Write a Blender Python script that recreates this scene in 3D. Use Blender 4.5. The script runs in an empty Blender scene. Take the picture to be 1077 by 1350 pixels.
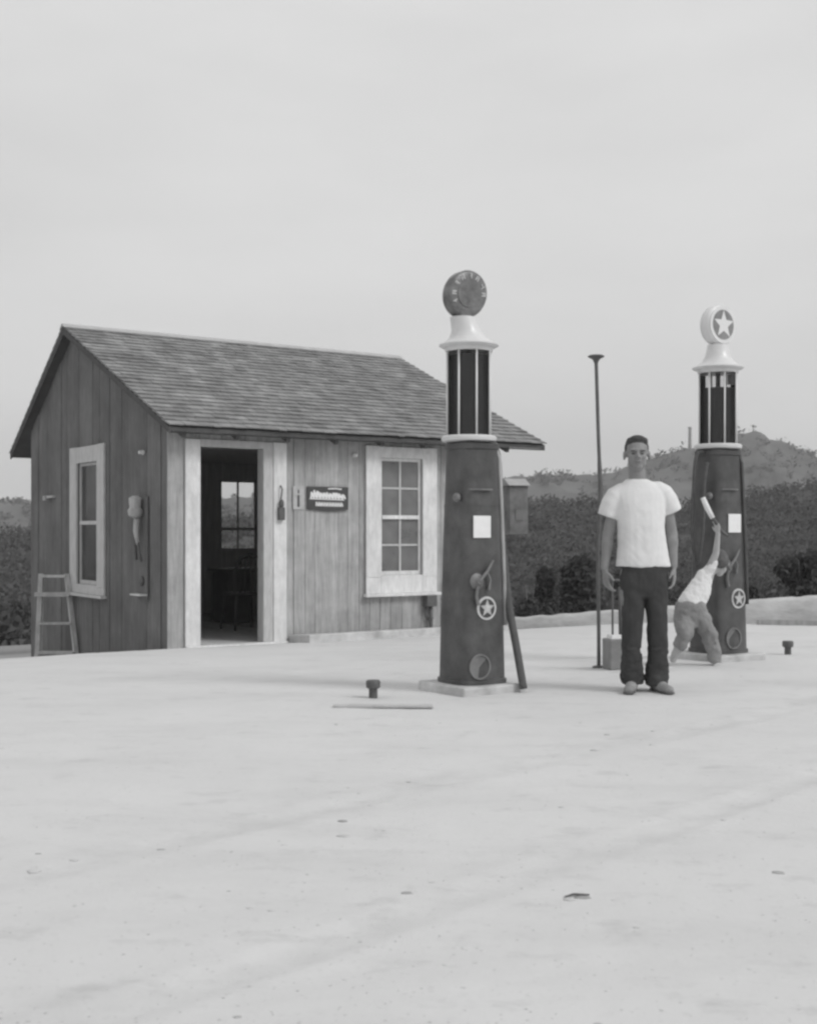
import bpy, bmesh, math, random
from mathutils import Vector, Matrix, noise
random.seed(7)
S = bpy.context.scene
COL = S.collection

# ------------------------------------------------------------------ camera
F = 1620.0; CZ = 1.1; HY = 700.0; CX = 538.5
cam = bpy.data.cameras.new('camera'); co = bpy.data.objects.new('camera', cam); COL.objects.link(co)
cam.sensor_fit = 'VERTICAL'; cam.sensor_height = 24.0; cam.lens = F/1350.0*24.0
cam.shift_y = (HY-675.0)/1350.0
cam.clip_start = 0.1; cam.clip_end = 5000
co.location = (0, 0, CZ); co.rotation_euler = (math.radians(90), 0, 0)
S.camera = co
cam.dof.use_dof = True; cam.dof.focus_distance = 9.5; cam.dof.aperture_fstop = 4.0
try: S.cycles.filter_width = 2.6
except Exception: pass

# ------------------------------------------------------------------ sky and sun
SUN_EL, SUN_AZ = 42.0, 118.0      # azimuth measured clockwise from +Y
w = bpy.data.worlds.new('World'); S.world = w; w.use_nodes = True
nt = w.node_tree; nt.nodes.clear()
def N(nt, t, **k):
    n = nt.nodes.new(t)
    for a, b in k.items(): setattr(n, a, b)
    return n
sky = N(nt, 'ShaderNodeTexSky', sky_type='NISHITA'); sky.sun_disc = False
sky.sun_elevation = math.radians(SUN_EL); sky.sun_rotation = math.radians(SUN_AZ)
sky.dust_density = 4.0; sky.air_density = 1.0
bw = N(nt, 'ShaderNodeRGBToBW'); nt.links.new(sky.outputs[0], bw.inputs[0])
tc = N(nt, 'ShaderNodeTexCoord'); mp = N(nt, 'ShaderNodeMapping'); mp.inputs['Scale'].default_value = (1, 1, 3.2)
nt.links.new(tc.outputs['Generated'], mp.inputs[0])
nz = N(nt, 'ShaderNodeTexNoise'); nz.inputs['Scale'].default_value = 2.2; nz.inputs['Detail'].default_value = 5
nt.links.new(mp.outputs[0], nz.inputs['Vector'])
mr = N(nt, 'ShaderNodeMapRange'); mr.inputs[1].default_value = .3; mr.inputs[2].default_value = .7
mr.inputs[3].default_value = 6.45; mr.inputs[4].default_value = 7.5
nt.links.new(nz.outputs[0], mr.inputs[0])
mx = N(nt, 'ShaderNodeMix', data_type='FLOAT'); mx.inputs[0].default_value = .97     # overcast: mostly an even grey cloud layer
nt.links.new(bw.outputs[0], mx.inputs[2]); nt.links.new(mr.outputs[0], mx.inputs[3])
bg = N(nt, 'ShaderNodeBackground'); bg.inputs[1].default_value = 0.1
nt.links.new(mx.outputs[0], bg.inputs[0])
wo = N(nt, 'ShaderNodeOutputWorld'); nt.links.new(bg.outputs[0], wo.inputs[0])
sl = bpy.data.lights.new('sun', 'SUN'); sl.energy = 1.4; sl.angle = math.radians(20); sl.color = (1, 1, 1)
so = bpy.data.objects.new('sun', sl); COL.objects.link(so)
az = math.radians(SUN_AZ); el = math.radians(SUN_EL)
sd = Vector((math.sin(az)*math.cos(el), math.cos(az)*math.cos(el), math.sin(el)))
so.rotation_euler = sd.to_track_quat('Z', 'Y').to_euler(); so.location = sd*60
S.view_settings.view_transform = 'Standard'; S.view_settings.look = 'None'
S.view_settings.exposure = 0.10; S.view_settings.gamma = 1.0

# ------------------------------------------------------------------ helpers
def P(px, py, d): return Vector(((px-CX)/F*d, d, CZ+(HY-py)/F*d))

def mat(name, g, rough=.85, var=.12, scale=3.0, stretch=(1, 1, 1), bump=.25, bscale=70.0, tone=0.0, metal=0.0, spec=.3, bstretch=None, detail=6, blot=0.0, bls=1.6):
    m = bpy.data.materials.new(name); m.use_nodes = True; nt = m.node_tree
    b = nt.nodes['Principled BSDF']
    tc = N(nt, 'ShaderNodeTexCoord'); mp = N(nt, 'ShaderNodeMapping'); mp.inputs['Scale'].default_value = stretch
    nt.links.new(tc.outputs['Object'], mp.inputs[0])
    n1 = N(nt, 'ShaderNodeTexNoise'); n1.inputs['Scale'].default_value = scale; n1.inputs['Detail'].default_value = detail
    n1.inputs['Roughness'].default_value = .62
    nt.links.new(mp.outputs[0], n1.inputs['Vector'])
    r = N(nt, 'ShaderNodeMapRange'); r.inputs[1].default_value = .28; r.inputs[2].default_value = .72
    r.inputs[3].default_value = g*(1-var); r.inputs[4].default_value = g*(1+var)
    nt.links.new(n1.outputs[0], r.inputs[0]); out = r.outputs[0]
    if blot:      # large irregular weathering patches
        n3 = N(nt, 'ShaderNodeTexNoise'); n3.inputs['Scale'].default_value = bls; n3.inputs['Detail'].default_value = 7; n3.inputs['Roughness'].default_value = .68
        nt.links.new(tc.outputs['Object'], n3.inputs['Vector'])
        r3 = N(nt, 'ShaderNodeMapRange'); r3.inputs[1].default_value = .36; r3.inputs[2].default_value = .64; r3.inputs[3].default_value = 1-blot; r3.inputs[4].default_value = 1+blot
        m3 = N(nt, 'ShaderNodeMath', operation='MULTIPLY'); nt.links.new(n3.outputs[0], r3.inputs[0]); nt.links.new(out, m3.inputs[0]); nt.links.new(r3.outputs[0], m3.inputs[1]); out = m3.outputs[0]
    if tone:
        a = N(nt, 'ShaderNodeAttribute', attribute_name='tone')
        r2 = N(nt, 'ShaderNodeMapRange'); r2.inputs[3].default_value = 1-tone; r2.inputs[4].default_value = 1+tone
        nt.links.new(a.outputs['Fac'], r2.inputs[0])
        mu = N(nt, 'ShaderNodeMath', operation='MULTIPLY'); nt.links.new(out, mu.inputs[0]); nt.links.new(r2.outputs[0], mu.inputs[1])
        out = mu.outputs[0]
    nt.links.new(out, b.inputs['Base Color'])
    b.inputs['Roughness'].default_value = rough; b.inputs['Metallic'].default_value = metal
    b.inputs['Specular IOR Level'].default_value = spec
    if bump:
        mp2 = N(nt, 'ShaderNodeMapping'); mp2.inputs['Scale'].default_value = bstretch or stretch
        nt.links.new(tc.outputs['Object'], mp2.inputs[0])
        n2 = N(nt, 'ShaderNodeTexNoise'); n2.inputs['Scale'].default_value = bscale; n2.inputs['Detail'].default_value = 4
        nt.links.new(mp2.outputs[0], n2.inputs['Vector'])
        bp = N(nt, 'ShaderNodeBump'); bp.inputs['Strength'].default_value = bump; bp.inputs['Distance'].default_value = .01
        nt.links.new(n2.outputs[0], bp.inputs['Height']); nt.links.new(bp.outputs[0], b.inputs['Normal'])
    return m

def glass_mat(name, tint, refl_rough, transp, grey):
    m = bpy.data.materials.new(name); m.use_nodes = True; nt = m.node_tree
    b = nt.nodes['Principled BSDF']; o = nt.nodes['Material Output']
    b.inputs['Base Color'].default_value = (grey, grey, grey, 1); b.inputs['Roughness'].default_value = refl_rough
    b.inputs['Specular IOR Level'].default_value = .6
    t = N(nt, 'ShaderNodeBsdfTransparent'); t.inputs[0].default_value = (tint, tint, tint, 1)
    fr = N(nt, 'ShaderNodeFresnel'); fr.inputs[0].default_value = 1.45
    r = N(nt, 'ShaderNodeMapRange'); r.inputs[3].default_value = transp; r.inputs[4].default_value = 0
    nz = N(nt, 'ShaderNodeTexNoise'); nz.inputs['Scale'].default_value = 3
    tcg = N(nt, 'ShaderNodeTexCoord'); nt.links.new(tcg.outputs['Object'], nz.inputs['Vector'])
    rr = N(nt, 'ShaderNodeMapRange'); rr.inputs[1].default_value = .35; rr.inputs[2].default_value = .65; rr.inputs[3].default_value = grey*.78; rr.inputs[4].default_value = grey*1.12
    nt.links.new(nz.outputs[0], rr.inputs[0]); nt.links.new(rr.outputs[0], b.inputs['Base Color'])  # grey noise paints varied reflections into the pane colour
    bp = N(nt, 'ShaderNodeBump'); bp.inputs['Strength'].default_value = .15; bp.inputs['Distance'].default_value = .02
    nt.links.new(nz.outputs[0], bp.inputs['Height']); nt.links.new(bp.outputs[0], b.inputs['Normal'])
    nt.links.new(fr.outputs[0], r.inputs[0])
    mx = N(nt, 'ShaderNodeMixShader'); nt.links.new(r.outputs[0], mx.inputs[0])
    nt.links.new(b.outputs[0], mx.inputs[1]); nt.links.new(t.outputs[0], mx.inputs[2]); nt.links.new(mx.outputs[0], o.inputs[0])
    return m

class MB:
    """collects shapes, builds ONE mesh object"""
    def __init__(s): s.v = []; s.f = []; s.t = []
    def add(s, vs, fs, tone=None):
        o = len(s.v); s.v += [tuple(x) for x in vs]; t = random.random() if tone is None else tone
        for f in fs: s.f.append(tuple(i+o for i in f)); s.t.append(t)
    def box(s, a, b, tone=None, M=None):
        x0, y0, z0 = a; x1, y1, z1 = b
        vs = [Vector(p) for p in ((x0,y0,z0),(x1,y0,z0),(x1,y1,z0),(x0,y1,z0),(x0,y0,z1),(x1,y0,z1),(x1,y1,z1),(x0,y1,z1))]
        if M: vs = [M @ v for v in vs]
        s.add(vs, [(0,3,2,1),(4,5,6,7),(0,1,5,4),(1,2,6,5),(2,3,7,6),(3,0,4,7)], tone)
    def prism(s, a, b, wx, wy, tone=None):
        """rectangular bar from a to b"""
        a = Vector(a); b = Vector(b); q = (b-a).to_track_quat('Z', 'Y').to_matrix()
        vs = [p + q @ Vector((sx*wx/2, sy*wy/2, 0)) for p in (a, b) for sx, sy in ((-1,-1),(1,-1),(1,1),(-1,1))]
        s.add(vs, [(0,3,2,1),(4,5,6,7),(0,1,5,4),(1,2,6,5),(2,3,7,6),(3,0,4,7)], tone)
    def rings(s, rs, cap=True, tone=None, closed=False):
        n = len(rs[0]); vs = [p for r in rs for p in r]; fs = []
        for i in range(len(rs)-1 if not closed else len(rs)):
            j = (i+1) % len(rs)
            for k in range(n): fs.append((i*n+k, i*n+(k+1) % n, j*n+(k+1) % n, j*n+k))
        if cap and not closed: fs.append(tuple(reversed(range(n)))); fs.append(tuple((len(rs)-1)*n+k for k in range(n)))
        s.add(vs, fs, tone)
    def tube(s, pts, rad, n=10, tone=None, cap=True):
        pts = [Vector(p) for p in pts]; rad = rad if isinstance(rad, (list, tuple)) else [rad]*len(pts)
        rs = []; up = Vector((0.13, .21, .97))
        for i, p in enumerate(pts):
            t = (pts[min(i+1, len(pts)-1)]-pts[max(i-1, 0)]).normalized()
            a = t.cross(up); 
            if a.length < .2: a = t.cross(Vector((1, .1, 0)))
            a.normalize(); b = t.cross(a); up = a.cross(t)
            rs.append([p+(a*math.cos(2*math.pi*k/n)+b*math.sin(2*math.pi*k/n))*rad[i] for k in range(n)])
        s.rings(rs, cap, tone)
    def lathe(s, prof, c=(0, 0, 0), n=28, tone=None, M=None, cap=True):
        c = Vector(c); rs = []
        for r, z in prof:
            ring = [Vector((r*math.cos(2*math.pi*k/n), r*math.sin(2*math.pi*k/n), z)) for k in range(n)]
            rs.append([c+(M @ p if M else p) for p in ring])
        s.rings(rs, cap, tone)
    def cone(s, p0, r0, p1, r1, n=14, fl=None):
        """rounded tapered limb; fl=(axis, factor) flattens it"""
        p0 = Vector(p0); p1 = Vector(p1); t = (p1-p0).normalized()
        a = t.cross(Vector((0, 1, 0.01))); a.normalize(); b = t.cross(a); rs = []
        seq = []
        for k in range(1, 5): th = math.pi/2*(1-k/4); seq.append((p0-t*r0*math.sin(th), max(r0*math.cos(th), .0008)))
        for k in range(0, 4): th = math.pi/2*(k/4); seq.append((p1+t*r1*math.sin(th), max(r1*math.cos(th), .0008)))
        seq.append((p1+t*r1*.995, .0008)); seq.insert(0, (p0-t*r0*.995, .0008))
        for c, r in seq:
            ring = []
            for k in range(n):
                o = (a*math.cos(2*math.pi*k/n)+b*math.sin(2*math.pi*k/n))*r
                if fl: ax = Vector(fl[0]).normalized(); o = o-ax*(o.dot(ax))*(1-fl[1])
                ring.append(c+o)
            rs.append(ring)
        s.rings(rs, True)
    def ell(s, c, r, rot=None, n=18):
        c = Vector(c); rs = []; R = rot or Matrix.Identity(3)
        for i in range(n//2+1):
            th = math.pi*max(min(i/(n//2), .995), .005)
            rs.append([c+R @ Vector((r[0]*math.sin(th)*math.cos(2*math.pi*k/n), r[1]*math.sin(th)*math.sin(2*math.pi*k/n), -r[2]*math.cos(th))) for k in range(n)])
        s.rings(rs, True)
    def oval(s, rows, n=24, pw=2.3):
        """stack of ovals (cx, cy, z, rx, ry)"""
        rs = []
        for cx, cy, z, rx, ry in rows:
            ring = []
            for k in range(n):
                th = 2*math.pi*k/n; c, q = math.cos(th), math.sin(th)
                ring.append(Vector((cx+rx*abs(c)**(2/pw)*(1 if c > 0 else -1), cy+ry*abs(q)**(2/pw)*(1 if q > 0 else -1), z)))
            rs.append(ring)
        s.rings(rs, True)
    def build(s, name, m, parent=None, smooth=False, bevel=0, auto=None, remesh=None, iters=6):
        me = bpy.data.meshes.new(name); me.from_pydata(s.v, [], s.f)
        at = me.attributes.new('tone', 'FLOAT', 'FACE'); at.data.foreach_set('value', s.t)
        bm = bmesh.new(); bm.from_mesh(me); bmesh.ops.recalc_face_normals(bm, faces=bm.faces); bm.to_mesh(me); bm.free()
        o = bpy.data.objects.new(name, me); COL.objects.link(o); me.materials.append(m)
        if remesh:
            r = o.modifiers.new('r', 'REMESH'); r.mode = 'VOXEL'; r.voxel_size = remesh
            q = o.modifiers.new('s', 'SMOOTH'); q.factor = .5; q.iterations = iters
            bpy.context.view_layer.update()
            dg = bpy.context.evaluated_depsgraph_get()
            me2 = bpy.data.meshes.new_from_object(o.evaluated_get(dg)); o.modifiers.clear(); o.data = me2
            bpy.data.meshes.remove(me); me = me2; me.name = name
            if not me.materials: me.materials.append(m)
            smooth = True
        if smooth:
            me.polygons.foreach_set('use_smooth', [True]*len(me.polygons))
            if auto is not None:
                me.set_sharp_from_angle(angle=math.radians(auto))
        if bevel:
            b = o.modifiers.new('b', 'BEVEL'); b.width = bevel; b.segments = 2; b.limit_method = 'ANGLE'
        if parent: o.parent = parent
        return o

def tag(o, label=None, cat=None, group=None, kind=None):
    if label: o['label'] = label
    if cat: o['category'] = cat
    if group: o['group'] = group
    if kind: o['kind'] = kind
    return o
def empty(name, loc, rz, label, cat, group=None):
    e = bpy.data.objects.new(name, None); COL.objects.link(e); e.location = loc; e.rotation_euler = (0, 0, rz)
    e.empty_display_size = .2
    return tag(e, label, cat, group)
def fbm(x, y, o=5, s=0.0):
    t = 0; a = 1; f = 1
    for _ in range(o): t += a*noise.noise(Vector((x*f, y*f, s))); a *= .5; f *= 2.03
    return t
def lerp_tab(tab, x):
    if x <= tab[0][0]: return tab[0][1]
    for (a, b), (c, d) in zip(tab, tab[1:]):
        if x <= c:
            t = (x-a)/(c-a); return b+(d-b)*t
    return tab[-1][1]

# ------------------------------------------------------------------ materials (a grey world: the place as black-and-white film saw it)
M_ = dict(
 dirt = None,
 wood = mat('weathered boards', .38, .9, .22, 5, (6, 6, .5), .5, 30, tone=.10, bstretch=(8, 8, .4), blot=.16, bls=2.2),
 wood_shade = mat('shaded side boards', .155, .9, .2, 5, (6, 6, .5), .5, 30, tone=.08, bstretch=(8, 8, .4), blot=.17, bls=1.8),  # same boards as the front, their shade put into a darker colour
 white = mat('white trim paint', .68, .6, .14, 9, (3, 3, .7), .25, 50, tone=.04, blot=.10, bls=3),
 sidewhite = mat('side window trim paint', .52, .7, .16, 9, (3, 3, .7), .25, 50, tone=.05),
 greytrim = mat('faded trim paint', .50, .75, .16, 9, (3, 3, .7), .25, 50, tone=.04),
 shingle = mat('wood shingles', .245, .95, .22, 3, (1, 1, 1), .6, 50, tone=.15, blot=.25, bls=2.6),
 ridge = mat('ridge board', .42, .8, .15, 6, (1, 1, 1), .3, 40),
 dark = mat('dark rafters', .09, .9, .2, 8, (1, 1, 1), .4, 40),
 inside = mat('interior boards', .62, .9, .2, 5, (5, 5, .5), .3, 30, tone=.15),
 furn = mat('dark furniture', .09, .6, .2, 8, (1, 1, 1), .2, 40),
 pump = mat('pump enamel', .078, .42, .22, 3, (1.5, 1.5, .6), .12, 40, spec=.5, blot=.30, bls=5),
 pumpl = mat('worn pump metal', .17, .5, .3, 9, (1, 1, 1), .2, 60, spec=.5),
 milk = mat('milk glass', .72, .25, .05, 6, (1, 1, 1), 0, spec=.5),
 nickel = mat('light metal', .66, .35, .08, 9, (1, 1, 1), .05, 60, spec=.6),
 globe = mat('globe dark enamel', .14, .35, .35, 7, (1, 1, 1), .1, 30, spec=.5, blot=.4, bls=9),
 lettering = mat('pale lettering', .48, .6, .25, 30, (1, 1, 1), 0),
 ringpaint = mat('worn emblem ring', .56, .7, .2, 20, bump=0),
 card = mat('white card', .80, .8, .05, 20, (1, 1, 1), .05, 60),
 starblack = mat('dark emblem enamel', .07, .5, .1, 20, (1, 1, 1), 0),
 fuel = mat('fuel', .06, .18, .2, 3, (1, 1, .6), 0, spec=.6),
 rubber = mat('rubber hose', .10, .8, .2, 20, (1, 1, 1), .3, 90),
 conc = mat('concrete', .52, .95, .16, 6, (1, 1, 1), .4, 60, blot=.18, bls=4),
 berm = mat('pale stone', .54, .95, .22, 3, (1, 1, 2.5), .8, 14, tone=.1),
 iron = mat('dark iron', .10, .6, .25, 15, (1, 1, 1), .3, 60, spec=.5),
 pipe = mat('pipe', .12, .6, .2, 12, (1, 1, 1), .2, 60),
 skin = mat('skin', .25, .6, .1, 12, (1, 1, 1), .08, 90, spec=.35),
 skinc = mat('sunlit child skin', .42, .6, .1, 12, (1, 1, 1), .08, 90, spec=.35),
 hair = mat('dark hair', .07, .7, .35, 60, (1, 1, 1), .9, 160),
 cotton = mat('white cotton', .74, .95, .06, 10, (1, 1, 1), .35, 22, spec=.1),
 trouser = mat('dark denim', .06, .95, .25, 9, (1, 1, .6), .6, 26, spec=.1),
 childpants = mat('pale denim', .27, .95, .2, 9, (1, 1, .6), .6, 26, spec=.1),
 shoe = mat('worn leather', .26, .7, .3, 14, (1, 1, 1), .4, 50),
 oldwood = mat('old ladder wood', .44, .9, .25, 8, (2, 2, .6), .4, 50, tone=.12),
 box = mat('painted tin', .24, .6, .2, 6, (1, 1, 1), .2, 50),
 leaf = mat('scrub leaves', .058, .9, .3, .4, (1, 1, 1), 0, tone=.45),
 darkleaf = mat('dark bush leaves', .045, .9, .3, 1, (1, 1, 1), 0, tone=.5),
 bark = mat('bark', .12, .9, .3, 8, (1, 1, 1), .5, 40),
)
winglass = glass_mat('dusty glass with painted reflections', .85, .15, .45, .30)  # dust plus reflections put into the grey base colour
sideglass = glass_mat('darker side window glass', .85, .2, .4, .10)  # darker grey than the front panes
backglass = glass_mat('back window glass', .99, .08, .985, .1)
clearglass = glass_mat('pump glass', .93, .06, .93, .06)

# ------------------------------------------------------------------ terrain
FT = [(-60, 0), (-5, 0), (-2.5, -.04), (0, -.12), (1.1, -.30), (4.7, -.65), (12, -1.1), (20, -3.0), (32, -5.0), (70, -6.5), (500, -6.5)]
def vv(x, y): return (x+2.5)*-.56+(y-12.9)*.828
def gz(x, y):
    z = sum(lerp_tab(FT, vv(x, y)+o) for o in (-.6, -.3, 0, .3, .6))/5
    z += .055*math.exp(-(((x-2.45)/1.1)**4+((y-9.9)/.75)**4))
    return z
def rut(x, y):      # two shallow wheel ruts crossing the yard
    c = .715*x-.699*y+.10*noise.noise(Vector((x*.5, y*.5, 7))); h = 0
    for c0 in (-3.65, -2.49):
        t = abs(c-c0)/.075; h += -.008*math.exp(-t**4)+.004*math.exp(-((t-1.5)/.4)**2)
    return h*(.45+.55*max(0, min(1, .5+1.6*noise.noise(Vector((x*.9, y*.9, 3))))))
def gzd(x, y):
    r = math.hypot(x, y)
    k = min(1, r/4)
    return gz(x, y)+(fbm(x*.5, y*.5, 5)*.012+fbm(x*4, y*4, 3, 3)*.0035)*k*(1 if r < 40 else 3)+(rut(x, y) if r < 14 else 0)

def ground():
    # polar sheet, fine close to the camera, out past the hills; covers behind the camera too
    rs = [0.6]
    while rs[-1] < 700: rs.append(rs[-1]*(1.010 if rs[-1] < 12 else 1.02)+.006)
    angs = []
    a = -24.0
    while a < 24: angs.append(a); a += .14
    while a < 336: angs.append(a); a += 6
    vs = [(0, 0, 0)]; fs = []; na = len(angs)
    for r in rs:
        for a in angs:
            x = r*math.sin(math.radians(a)); y = r*math.cos(math.radians(a)); vs.append((x, y, gzd(x, y)))
    for i in range(len(rs)-1):
        for k in range(na):
            k2 = (k+1) % na
            fs.append((1+i*na+k, 1+i*na+k2, 1+(i+1)*na+k2, 1+(i+1)*na+k))
    for k in range(na): fs.append((0, 1+(k+1) % na, 1+k))
    me = bpy.data.meshes.new('ground'); me.from_pydata(vs, [], fs); o = bpy.data.objects.new('ground', me); COL.objects.link(o)
    bm = bmesh.new(); bm.from_mesh(me); bmesh.ops.recalc_face_normals(bm, faces=bm.faces); bm.to_mesh(me); bm.free()
    if me.polygons[10].normal.z < 0: me.flip_normals()
    me.polygons.foreach_set('use_smooth', [True]*len(me.polygons))
    m = bpy.data.materials.new('packed dirt'); m.use_nodes = True; nt = m.node_tree; b = nt.nodes['Principled BSDF']
    tc = N(nt, 'ShaderNodeTexCoord')
    def nz(scale, st=(1, 1, 1), rot=0, det=6, rough=.6):
        mp = N(nt, 'ShaderNodeMapping'); mp.inputs['Scale'].default_value = st; mp.inputs['Rotation'].default_value = (0, 0, rot)
        nt.links.new(tc.outputs['Object'], mp.inputs[0]); n = N(nt, 'ShaderNodeTexNoise')
        n.inputs['Scale'].default_value = scale; n.inputs['Detail'].default_value = det; n.inputs['Roughness'].default_value = rough
        nt.links.new(mp.outputs[0], n.inputs['Vector']); return n.outputs[0]
    def rg(x, a, b_, c, d):
        r = N(nt, 'ShaderNodeMapRange'); r.inputs[1].default_value = a; r.inputs[2].default_value = b_; r.inputs[3].default_value = c; r.inputs[4].default_value = d
        nt.links.new(x, r.inputs[0]); return r.outputs[0]
    def mul(x, y):
        q = N(nt, 'ShaderNodeMath', operation='MULTIPLY'); nt.links.new(x, q.inputs[0]); nt.links.new(y, q.inputs[1]); return q.outputs[0]
    c = rg(nz(.55, det=8), .3, .7, .595, .655)
    c = mul(c, rg(nz(1.1, (.6, 1.5, 1), math.radians(-24), 7, .65), .48, .68, 1.0, .92))      # faint wheel tracks and scuffs
    c = mul(c, rg(nz(4.2, (.8, 1.3, 1), math.radians(10), 6, .7), .56, .72, 1.0, .84))
    c = mul(c, rg(nz(26, det=3), .62, .8, 1.0, .86))
    sx = N(nt, 'ShaderNodeSeparateXYZ'); nt.links.new(tc.outputs['Object'], sx.inputs[0])
    q1 = N(nt, 'ShaderNodeMath', operation='MULTIPLY'); q1.inputs[1].default_value = .715; nt.links.new(sx.outputs[0], q1.inputs[0])
    q2 = N(nt, 'ShaderNodeMath', operation='MULTIPLY_ADD'); q2.inputs[1].default_value = -.699; nt.links.new(sx.outputs[1], q2.inputs[0]); nt.links.new(q1.outputs[0], q2.inputs[2])
    q3 = N(nt, 'ShaderNodeMath', operation='ADD'); nt.links.new(q2.outputs[0], q3.inputs[0]); nt.links.new(rg(nz(.9, det=4), 0, 1, -.22, .22), q3.inputs[1])
    for c0 in (-3.65, -2.49, .9, 2.05):
        q4 = N(nt, 'ShaderNodeMath', operation='SUBTRACT'); q4.inputs[1].default_value = c0; nt.links.new(q3.outputs[0], q4.inputs[0])
        q5 = N(nt, 'ShaderNodeMath', operation='ABSOLUTE'); nt.links.new(q4.outputs[0], q5.inputs[0])
        band = rg(q5.outputs[0], .04, .16, 1.0, 0.0); patch = rg(nz(2.3, det=5), .42, .62, 0.0, 1.0)
        c = mul(c, rg(mul(band, patch), 0, 1, 1.0, .90))
    # grass and scrub soil beyond the yard: distance behind the wall line
    sp = N(nt, 'ShaderNodeSeparateXYZ'); nt.links.new(tc.outputs['Object'], sp.inputs[0])
    a1 = N(nt, 'ShaderNodeMath', operation='MULTIPLY'); a1.inputs[1].default_value = -.56; nt.links.new(sp.outputs[0], a1.inputs[0])
    a2 = N(nt, 'ShaderNodeMath', operation='MULTIPLY_ADD'); a2.inputs[1].default_value = .828; nt.links.new(sp.outputs[1], a2.inputs[0]); nt.links.new(a1.outputs[0], a2.inputs[2])
    a3 = N(nt, 'ShaderNodeMath', operation='ADD'); nt.links.new(a2.outputs[0], a3.inputs[0]); nt.links.new(rg(nz(.8), 0, 1, -1.6, 1.6), a3.inputs[1])
    far = rg(a3.outputs[0], 17.0, 19.5, 1.0, 0.42)
    far2 = rg(a3.outputs[0], 24, 32, 1.0, .3)
    c = mul(mul(c, far), far2)
    nt.links.new(c, b.inputs['Base Color']); b.inputs['Roughness'].default_value = 1; b.inputs['Specular IOR Level'].default_value = .1
    bp = N(nt, 'ShaderNodeBump'); bp.inputs['Strength'].default_value = .35; bp.inputs['Distance'].default_value = .012
    nt.links.new(nz(14, det=8, rough=.7), bp.inputs['Height']); nt.links.new(bp.outputs[0], b.inputs['Normal'])
    me.materials.append(m)
    return tag(o, 'pale packed dirt yard in front of the filling station', kind='structure')
ground()

FAR = [(-1500, 690), (-600, 640), (-200, 668), (0, 662), (45, 665), (300, 656), (430, 648), (600, 640), (680, 628), (720, 625), (780, 626), (812, 620),
       (850, 603), (880, 594), (905, 589), (925, 585), (957, 580), (964, 568), (1000, 566.5), (1008, 571), (1013, 577), (1030, 578), (1050, 589), (1077, 603), (1150, 640), (1300, 662), (2000, 620), (2600, 690)]
NEAR = [(-1500, 680), (-400, 690), (0, 705), (300, 688), (600, 668), (690, 662), (800, 672), (900, 672), (980, 656), (1020, 648), (1077, 642), (1300, 600), (2000, 660), (2600, 700)]
def hill(name, tab, r0, r1, r2, base, rough, label, m, seed, sm, amp2):
    vs = []; fs = []; pxs = []; x = -1500.0
    while x < 2600: pxs.append(x); x += 3.0 if -20 < x < 1110 else 25.0
    nr = 46; H = {}
    for i in range(nr):
        t = i/(nr-1); r = r0+(r1-r0)*min(t/.72, 1) if t < .72 else r1+(r2-r1)*(t-.72)/.28
        for px in pxs:
            crest = CZ+(HY-lerp_tab(tab, px))/F*r1
            if t < .72:
                q = t/.72; e = q**sm
                z = base+(crest-base)*e
            else:
                q = (t-.72)/.28; z = crest+(base-crest)*(q**1.5)
            X = (px-CX)/F*r
            env = math.sin(math.pi*min(1, t/.72))**.7 if t < .72 else 0
            z += env*rough*fbm(X/38, r/38, 5, seed)
            z += amp2*fbm(X/5, r/5, 3, seed+9)*(1 if t < .75 else .4)
            vs.append((X, r, z))
    n = len(pxs)
    for i in range(nr-1):
        for k in range(n-1): fs.append((i*n+k, i*n+k+1, (i+1)*n+k+1, (i+1)*n+k))
    me = bpy.data.meshes.new(name); me.from_pydata(vs, [], fs)
    me.polygons.foreach_set('use_smooth', [True]*len(me.polygons))
    o = bpy.data.objects.new(name, me); COL.objects.link(o); me.materials.append(m)
    return tag(o, label, kind='structure'), vs, n
mfar = mat('far hill scrub and rock', .12, 1, .38, .09, (1, .5, 1.5), .9, .5, detail=10)
mnear = mat('near hill scrub', .066, 1, .45, .25, (1, .5, 1.5), .9, 1.0, detail=10)
_, fv, fn = hill('far_hills', FAR, 150, 270, 330, -8, 6, 'far scrubby hills with a flat rocky knob on top', mfar, 2.2, 1.25, .5)
_, nv, nn = hill('near_hills', NEAR, 42, 105, 140, -7, 1.6, 'darker brushy slope below the far hills', mnear, 5.1, 1.0, .25)

def leaf_cloud(mb, c, r, n, size, flat=.75):
    """n small leaf faces through an ellipsoid crown"""
    for _ in range(n):
        d = Vector((random.gauss(0, 1), random.gauss(0, 1), random.gauss(0, 1))).normalized()*(random.random()**.45)
        k = 1+.35*fbm(d.x*1.7+c[0], d.y*1.7+c[1], 2, c[2])
        p = Vector(c)+Vector((d.x*r*k, d.y*r*k, d.z*r*k*flat))
        a = Vector((random.gauss(0, 1), random.gauss(0, 1), random.gauss(0, 1))).normalized(); b = a.orthogonal().normalized()
        s = size*random.uniform(.5, 1.3); tn = random.random()
        mb.add([p-a*s, p+b*s*.55, p+a*s, p-b*s*.55], [(0, 1, 2, 3)], tn)

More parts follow.
